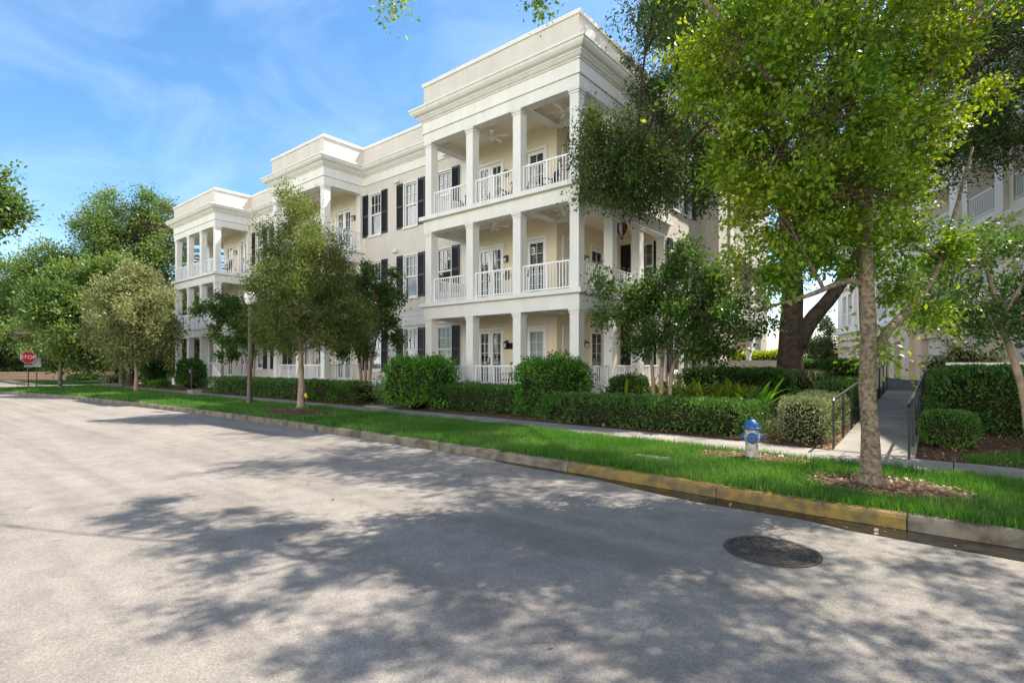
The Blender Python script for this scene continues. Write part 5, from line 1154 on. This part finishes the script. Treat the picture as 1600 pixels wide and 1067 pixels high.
# overhanging branch at the upper left
simple_tree('roadside_oak', 'roadside oak whose leafy branch tip enters at the upper left corner', (-24.5, -11.5, .15), 13, [LB(-50, 320, 20, 45, 26, 1.0), LB(2, 330, 20, 15, 18, .3), LB(-130, 280, 20, 60, 50, 2), LB(-60, 350, 20, 40, 20, .7), LB(-4, 280, 20, 16, 9, .18), ((-25, -8, 10), (4, 3.5, 2.2), 2.5)],
            M['lf_mid'], M['oakbark'], 700, 24, .14, .3, spl=.55, gap=-.2, spread=.14, droop=.25)
# trees beyond the garage court
simple_tree('court_tree', 'small blue green tree beyond the low wall and parked court', (-14, 62, .86), 7, [LB(1275, 530, 44, 16, 20, 1), LB(1262, 548, 44, 14, 12, .7), LB(1290, 550, 44, 14, 10, .7), LB(1283, 510, 44, 10, 10, .4)], M['lf_grey'], M['bark'], 160, 24, .2, .14, spl=.5, th=at(1275, 560, 44), spread=.2)

# ================================================================ SHRUBS AND HEDGES
hg = 'clipped hedges along the sidewalk'
def hedge_line(xa, xb, yc, hh, dep, label, n_, ls=.05, m='lf_hedge', group=hg, lump=.17):
    x0, x1 = min(xa, xb), max(xa, xb); cx = (x0 + x1) / 2
    return shrub('hedge', label, 'hedge', (cx, yc, gz(cx, yc) - .04), ((x1 - x0) / 2, dep / 2, hh), int(n_ * .85), ls * 1.05, M[m], group, boxy=.24, lump=lump, fuzz=.11)
hedge_line(-8.85, -3.15, 12.35, .68, 1.15, 'long clipped hedge right behind the fire hydrant', 30000, .048)
hedge_line(-13.7, -8.9, 12.75, .78, 1.0, 'clipped hedge between the two large round bushes', 20000, .05)
hedge_line(-31.2, -17.0, 12.45, .76, 1.1, 'long clipped hedge behind the conical tree and lamp post', 34000, .06)
bg_ = 'bushes along the building'
shrub('round_bush', 'large loose green bush beside the front walk, left of the nearest porch', 'bush', (-14.35, 12.45, .18), (1.35, .8, 1.68), 13000, .075, M['lf_bush'], bg_, boxy=.6, lump=.34, fuzz=.17)
shrub('round_bush', 'large bright green round bush in front of the corner column', 'bush', (-9.05, 12.9, .2), (.98, .75, 1.64), 12000, .07, M['lf_bush'], bg_, boxy=.65, lump=.32, fuzz=.16)
shrub('low_shrub', 'low dark shrub before the railing beside the large left bush', 'shrub', (-12.95, 13.45, .3), (.6, .3, .75), 3500, .05, M['lf_grey'], bg_, boxy=.8, lump=.25)
shrub('low_shrub', 'low straggly shrub before the railing left of the corner bush', 'shrub', (-11.2, 13.4, .3), (.95, .3, .68), 4500, .05, M['lf_grey'], bg_, boxy=.8, lump=.35)
q = on(975, 612, Y=14.6); shrub('low_shrub', 'dark rounded shrub at the foot of the side porch railing', 'shrub', (q.x + .2, 14.6, .35), (.6, .5, 1.05), 5000, .055, M['lf_hedge'], bg_, boxy=.85, lump=.2)
shrub('hedge', 'dark hedge behind the variegated plants, in front of the low beige wall', 'hedge', (-5.6, 18.6, .55), (1.75, .6, .98), 13000, .06, M['lf_hedge'], None, boxy=.35, lump=.14)
shrub('hedge', 'dark hedge right of the big oak trunk, against the low wall', 'hedge', (-3.35, 22.6, .8), (1.15, .5, 1.02), 10000, .07, M['lf_hedge'], None, boxy=.35, lump=.12)
shrub('hedge', 'yellow green hedge beyond the low beige wall, left of the oak', 'hedge', (-6.4, 25.4, .86), (1.6, .5, 1.35), 8000, .08, M['lf_lime'], None, boxy=.4, lump=.18)
shrub('hedge', 'narrow clipped hedge with a sunlit silvery end running along the left side of the ramp', 'hedge', (-2.32, 13.3, .2), (.42, 1.7, .82), 15000, .042, M['lf_grey'], None, boxy=.35, lump=.15)
shrub('hedge', 'second stretch of hedge along the left side of the ramp, farther up', 'hedge', (-2.35, 17.5, .5), (.42, 2.2, .75), 13000, .05, M['lf_hedge'], None, boxy=.35, lump=.15)
shrub('hedge', 'tall dense hedge right of the ramp', 'hedge', (1.9, 14.9, .3), (2.25, .75, 1.32), 30000, .062, M['lf_hedge'], None, boxy=.22, lump=.08)
shrub('clipped_bush', 'small clipped round bush at the right side of the ramp below the tall hedge', 'bush', (-.07, 12.75, .2), (.42, .5, .66), 7500, .036, M['lf_hedge'], None, boxy=.6, lump=.10, fuzz=.03)
shrub('copper_shrub', 'reddish green shrub rising behind the tall hedge by the wall', 'shrub', (.2, 17.1, .6), (.8, .4, 1.45), 4500, .075, M['lf_pale'], None, boxy=.85, lump=.35, fuzz=.14)
shrub('silvery_shrub', 'low silvery shrub around the foot of the big oak', 'shrub', (-4.1, 20.4, .7), (.95, .6, .75), 5500, .06, M['lf_grey'], None, boxy=.9, lump=.3, fuzz=.10)
lg = 'bushes along the far left sidewalk'
def LS(name, label, cat, px, py0, pw_, ph, Y, n, ls, m, boxy=.75, lump=.22):
    q = on(px, None, Y=Y); d = -q.x * SA + q.y * CA; s = d / FPX; zt = CAMH + (HZ - (py0 - ph)) * s; zb = .15
    shrub(name, label, cat, (q.x, q.y, zb), (pw_ * s * .62, pw_ * s * .45, max(.3, zt - zb)), n, ls, m, lg, boxy=boxy, lump=lump)
LS('round_bush', 'large dark green bush behind the path light', 'bush', 298, 612, 38, 50, 12.9, 6500, .10, M['lf_hedge'])
LS('round_bush', 'dark bush between the pale young tree and the farthest porch', 'bush', 240, 612, 34, 50, 13.4, 5000, .11, M['lf_hedge'])
LS('ground_shrub', 'low bright green mound beside the sidewalk below the dark bushes', 'shrub', 248, 613, 26, 18, 12.2, 3000, .09, M['lf_bush'])
LS('ground_shrub', 'low mixed shrubs left of the pale young tree', 'shrub', 175, 610, 30, 22, 12.8, 3000, .10, M['lf_grey'])
LS('ground_shrub', 'low dark shrubs behind the second verge tree', 'shrub', 130, 608, 40, 22, 13.5, 3500, .12, M['lf_hedge'])
LS('hedge', 'low hedge behind the stop sign on the far corner', 'hedge', 75, 604, 50, 14, 15.5, 4000, .14, M['lf_hedge'], .3, .1)
LS('hedge', 'bright lime hedge beyond the corner in front of the distant house', 'hedge', 98, 590, 26, 14, 22, 2500, .2, M['lf_lime'], .4, .15)
LS('round_bush', 'dark bush under the trees at the centre of the left background', 'bush', 215, 600, 40, 38, 17, 4500, .14, M['lf_hedge'])
LS('round_bush', 'dark bush under the trees left of the centre of the left background', 'bush', 160, 600, 36, 26, 19, 3500, .16, M['lf_mid'])
LS('round_bush', 'dark undergrowth beneath the far left oak', 'bush', 10, 600, 44, 30, 12.0, 4000, .2, M['lf_oak'])

# variegated gingers
def strap_plant(loc, n, ln, label, mt, group, seed):
    t = thing('ginger_plant', label, 'plant', loc, group); r_ = random.Random(seed); mb = MB()
    for i in range(n):
        a = r_.uniform(0, 6.28); base = Vector((r_.uniform(-.3, .3), r_.uniform(-.25, .25), r_.uniform(0, .25))); L_ = ln * r_.uniform(.6, 1.1); lean = r_.uniform(.45, 1.05); d = Vector((math.cos(a), math.sin(a), 0)); s = Vector((-d.y, d.x, 0)); wd = r_.uniform(.035, .06); vs = []
        for k in range(6):
            u = k / 5; p = base + d * L_ * lean * u + Vector((0, 0, L_ * (u * 1.0 - lean * .65 * u * u))); w2 = wd * math.sin(math.pi * min(.97, u * .8 + .15)) ** .8
            vs += [p - s * w2 + Vector((0, 0, .01)), p, p + s * w2 + Vector((0, 0, .01))]
        mb.add(vs, [f for k in range(5) for f in ((3 * k, 3 * k + 1, 3 * k + 4, 3 * k + 3), (3 * k + 1, 3 * k + 2, 3 * k + 5, 3 * k + 4))])
    mb.build('leaf_blades', mt, t)
gp = 'variegated ginger plants behind the hydrant hedge'
pos = [(-7.6, 14.3), (-7.0, 14.9), (-6.4, 14.4), (-5.7, 14.9), (-5.1, 14.5), (-4.5, 15.0), (-5.9, 15.8), (-6.8, 16.0), (-4.9, 15.9), (-3.95, 14.6)]
nm = ['yellow striped ginger closest to the crape myrtle stems', 'yellow striped ginger just right of the crape myrtle, second row', 'yellow striped ginger in the front row, second from the crape myrtle', 'tall yellow striped ginger in the middle of the clump', 'yellow striped ginger in the front row behind the hedge top', 'yellow striped ginger toward the right end of the clump', 'ginger in the back row before the dark hedge, middle', 'ginger in the back row before the dark hedge, left', 'ginger in the back row before the dark hedge, right', 'greener ginger at the right end by the mulch slope']
for i, (x, y) in enumerate(pos): strap_plant((x, y, gz(x, y)), 46, 1.08, nm[i], M['lf_ginger'] if i < 9 else M['lf_bush'], gp, i)

# ================================================================ GRASS, LITTER
def blades(name, x0, x1, dens, h, wd, lab=None):
    n = int((x1 - x0) * 3.0 * dens); X = rng.uniform(x0, x1, n); T = rng.random(n)
    ky = np.array([kerb_y(v) for v in np.linspace(x0, x1, 200)]); sy_ = np.array([yat(SN, v) for v in np.linspace(x0, x1, 200)])
    k = np.interp(X, np.linspace(x0, x1, 200), ky); s = np.interp(X, np.linspace(x0, x1, 200), sy_); Y = k + (s - k) * (T * 1.03 - .02)
    keep = np.ones(n, bool)
    for (cx, cy, rx, ry) in mulches:
        e = ((X - cx) / rx) ** 2 + ((Y - cy) / ry) ** 2; keep &= (e > 0.72 + rng.random(n) * .35)
    e = np.hypot((X - (-4.3)) / .38, (Y - 9.0) / .2)
    X = X[keep]; Y = Y[keep]; n = len(X)
    q = on(1018, 716, Z=.17); keep = (np.abs(X - q.x) > .3) | (np.abs(Y - q.y) > .11); X = X[keep]; Y = Y[keep]; n = len(X)
    nz1 = np.array([mnoise.noise(Vector((a * 1.4, b * 1.4, 0))) for a, b in zip(X, Y)])
    hh = h * (1 + .55 * nz1) * rng.uniform(.55, 1.25, n)
    a = rng.uniform(0, 2 * np.pi, n); lean = rng.uniform(.1, .75, n) * hh; D = np.stack([np.cos(a), np.sin(a), np.zeros(n)], 1); S = np.stack([-np.sin(a), np.cos(a), np.zeros(n)], 1) * wd
    P = np.stack([X, Y, np.full(n, .155)], 1); V = np.empty((n, 4, 3)); top = P + D * lean[:, None] + np.array([0, 0, 1]) * hh[:, None]
    V[:, 0] = P - S * .5; V[:, 1] = P + S * .5; V[:, 2] = top + S * .12; V[:, 3] = top - S * .12
    o = quads_object(name, V, M['grass']); tag(o, lab or 'thick bright green grass on the verge between kerb and sidewalk', 'grass', kind='stuff'); return V
blades('grass', -11, 6.5, 2600, .095, .009)
blades('grass', -24, -11, 1100, .10, .015, 'bright green grass on the verge around the conical tree')
blades('grass', -46.4, -24, 500, .11, .028, 'bright green grass on the far verge towards the stop sign')
# grass patch right of the ramp
n = 9000; X = rng.uniform(.15, 7, n); Y = 11.25 + rng.random(n) * (1.1 + .35 * np.sin(X * 2.1)) * np.clip((X + .1) / 1.2, .25, 1); a = rng.uniform(0, 6.28, n); hh = rng.uniform(.06, .15, n)
P = np.stack([X, Y, .15 + .065 * np.maximum(0, Y - 11.4) - .01], 1); D = np.stack([np.cos(a), np.sin(a), 0 * a], 1); S = np.stack([-np.sin(a), np.cos(a), 0 * a], 1) * .012
V = np.empty((n, 4, 3)); top = P + D * (hh * .5)[:, None] + np.array([0, 0, 1]) * hh[:, None]; V[:, 0] = P - S / 2; V[:, 1] = P + S / 2; V[:, 2] = top + S * .1; V[:, 3] = top - S * .1
o = quads_object('grass', V, M['grass']); tag(o, 'patch of bright grass right of the ramp beyond the sidewalk', 'grass', kind='stuff')
# dry leaf litter on the mulch, few on road and walks
def litter(pts, size, name, label):
    V = leaves(pts, rng.normal(0, 1, pts.shape) * np.array([1, 1, .25]), size, .6, 2.2); V[:, :, 2] = np.maximum(V[:, :, 2], pts[:, None, 2] - .004); o = quads_object(name, V, M['litter']); tag(o, label, 'leaf litter', kind='stuff')
n = 9000; X = rng.uniform(-10, 4, n); T = rng.random(n) ** 1.4; Y = np.array([yat(SF, x) for x in X]) + .03 + T * 5.5
k = ~((X > RX0 - .05) & (X < RX1 + .05)); X = X[k]; Y = Y[k]
litter(np.stack([X, Y, .15 + .065 * np.maximum(0, Y - 11.4) + .012 + rng.random(len(X)) * .02], 1), .06, 'leaf_litter', 'dry brown leaves scattered over the mulch beds')
pts = []
for (cx, cy, rx, ry) in mulches[:3]:
    for _ in range(700):
        a = random.uniform(0, 6.28); q = math.sqrt(random.random()) * 1.05; pts.append((cx + math.cos(a) * rx * q, cy + math.sin(a) * ry * q, .225 + .012 * random.random() - .035 * q * q))
litter(np.array(pts), .05, 'leaf_litter', 'dry leaves and bark chips on the mulch around the verge trees')
pts = [(random.uniform(-9, 3), random.uniform(1.6, 6.8), .006) for _ in range(26)] + [(random.uniform(-6, 3), random.uniform(10.1, 11.1), .172) for _ in range(26)] + [(random.uniform(-1.6, -.6), y, rz_(y) + .008) for y in [random.uniform(11.5, 20) for _ in range(14)]] + [(random.uniform(-6, 2), 6.75 + random.uniform(-.15, .15), .012) for _ in range(22)]
litter(np.array(pts), .055, 'leaf_litter', 'few fallen leaves scattered on road, gutter and paving')

# ================================================================ DISTANT HOUSE
hc = at(112, 575, 78); t = thing('distant_house', 'low tan house with pinkish pyramid roof glimpsed between the trunks on the left', 'house', (hc.x, hc.y, .1), rz=YAW)
mb = MB(); mb.box(-10, 10, -5, 5, 0, 2.6); mb.build('wall', M['brick'], t)
for x in (-7, -4, 1, 5, 8): mb = MB(); mb.box(x - .5, x + .5, -5.05, -4.99, .8, 2.2); mb.build('window', M['dark'], t)
mb = MB(); mb.add([(-10.8, -5.8, 2.5), (10.8, -5.8, 2.5), (10.8, 5.8, 2.5), (-10.8, 5.8, 2.5), (-5, 0, 6.4), (5, 0, 6.4)], [(0, 1, 5, 4), (1, 2, 5), (2, 3, 4, 5), (3, 0, 4), (3, 2, 1, 0)]); mb.build('roof', M['roofpink'], t)
mb = MB(); q = at(160, 590, 52); Fr(q.x, q.y, CA, SA).box(mb, -16, 10, -.15, .15, 0, .9); o = mb.build('low_wall', M['brick']); tag(o, 'low tan masonry wall under the far left trees', 'wall')
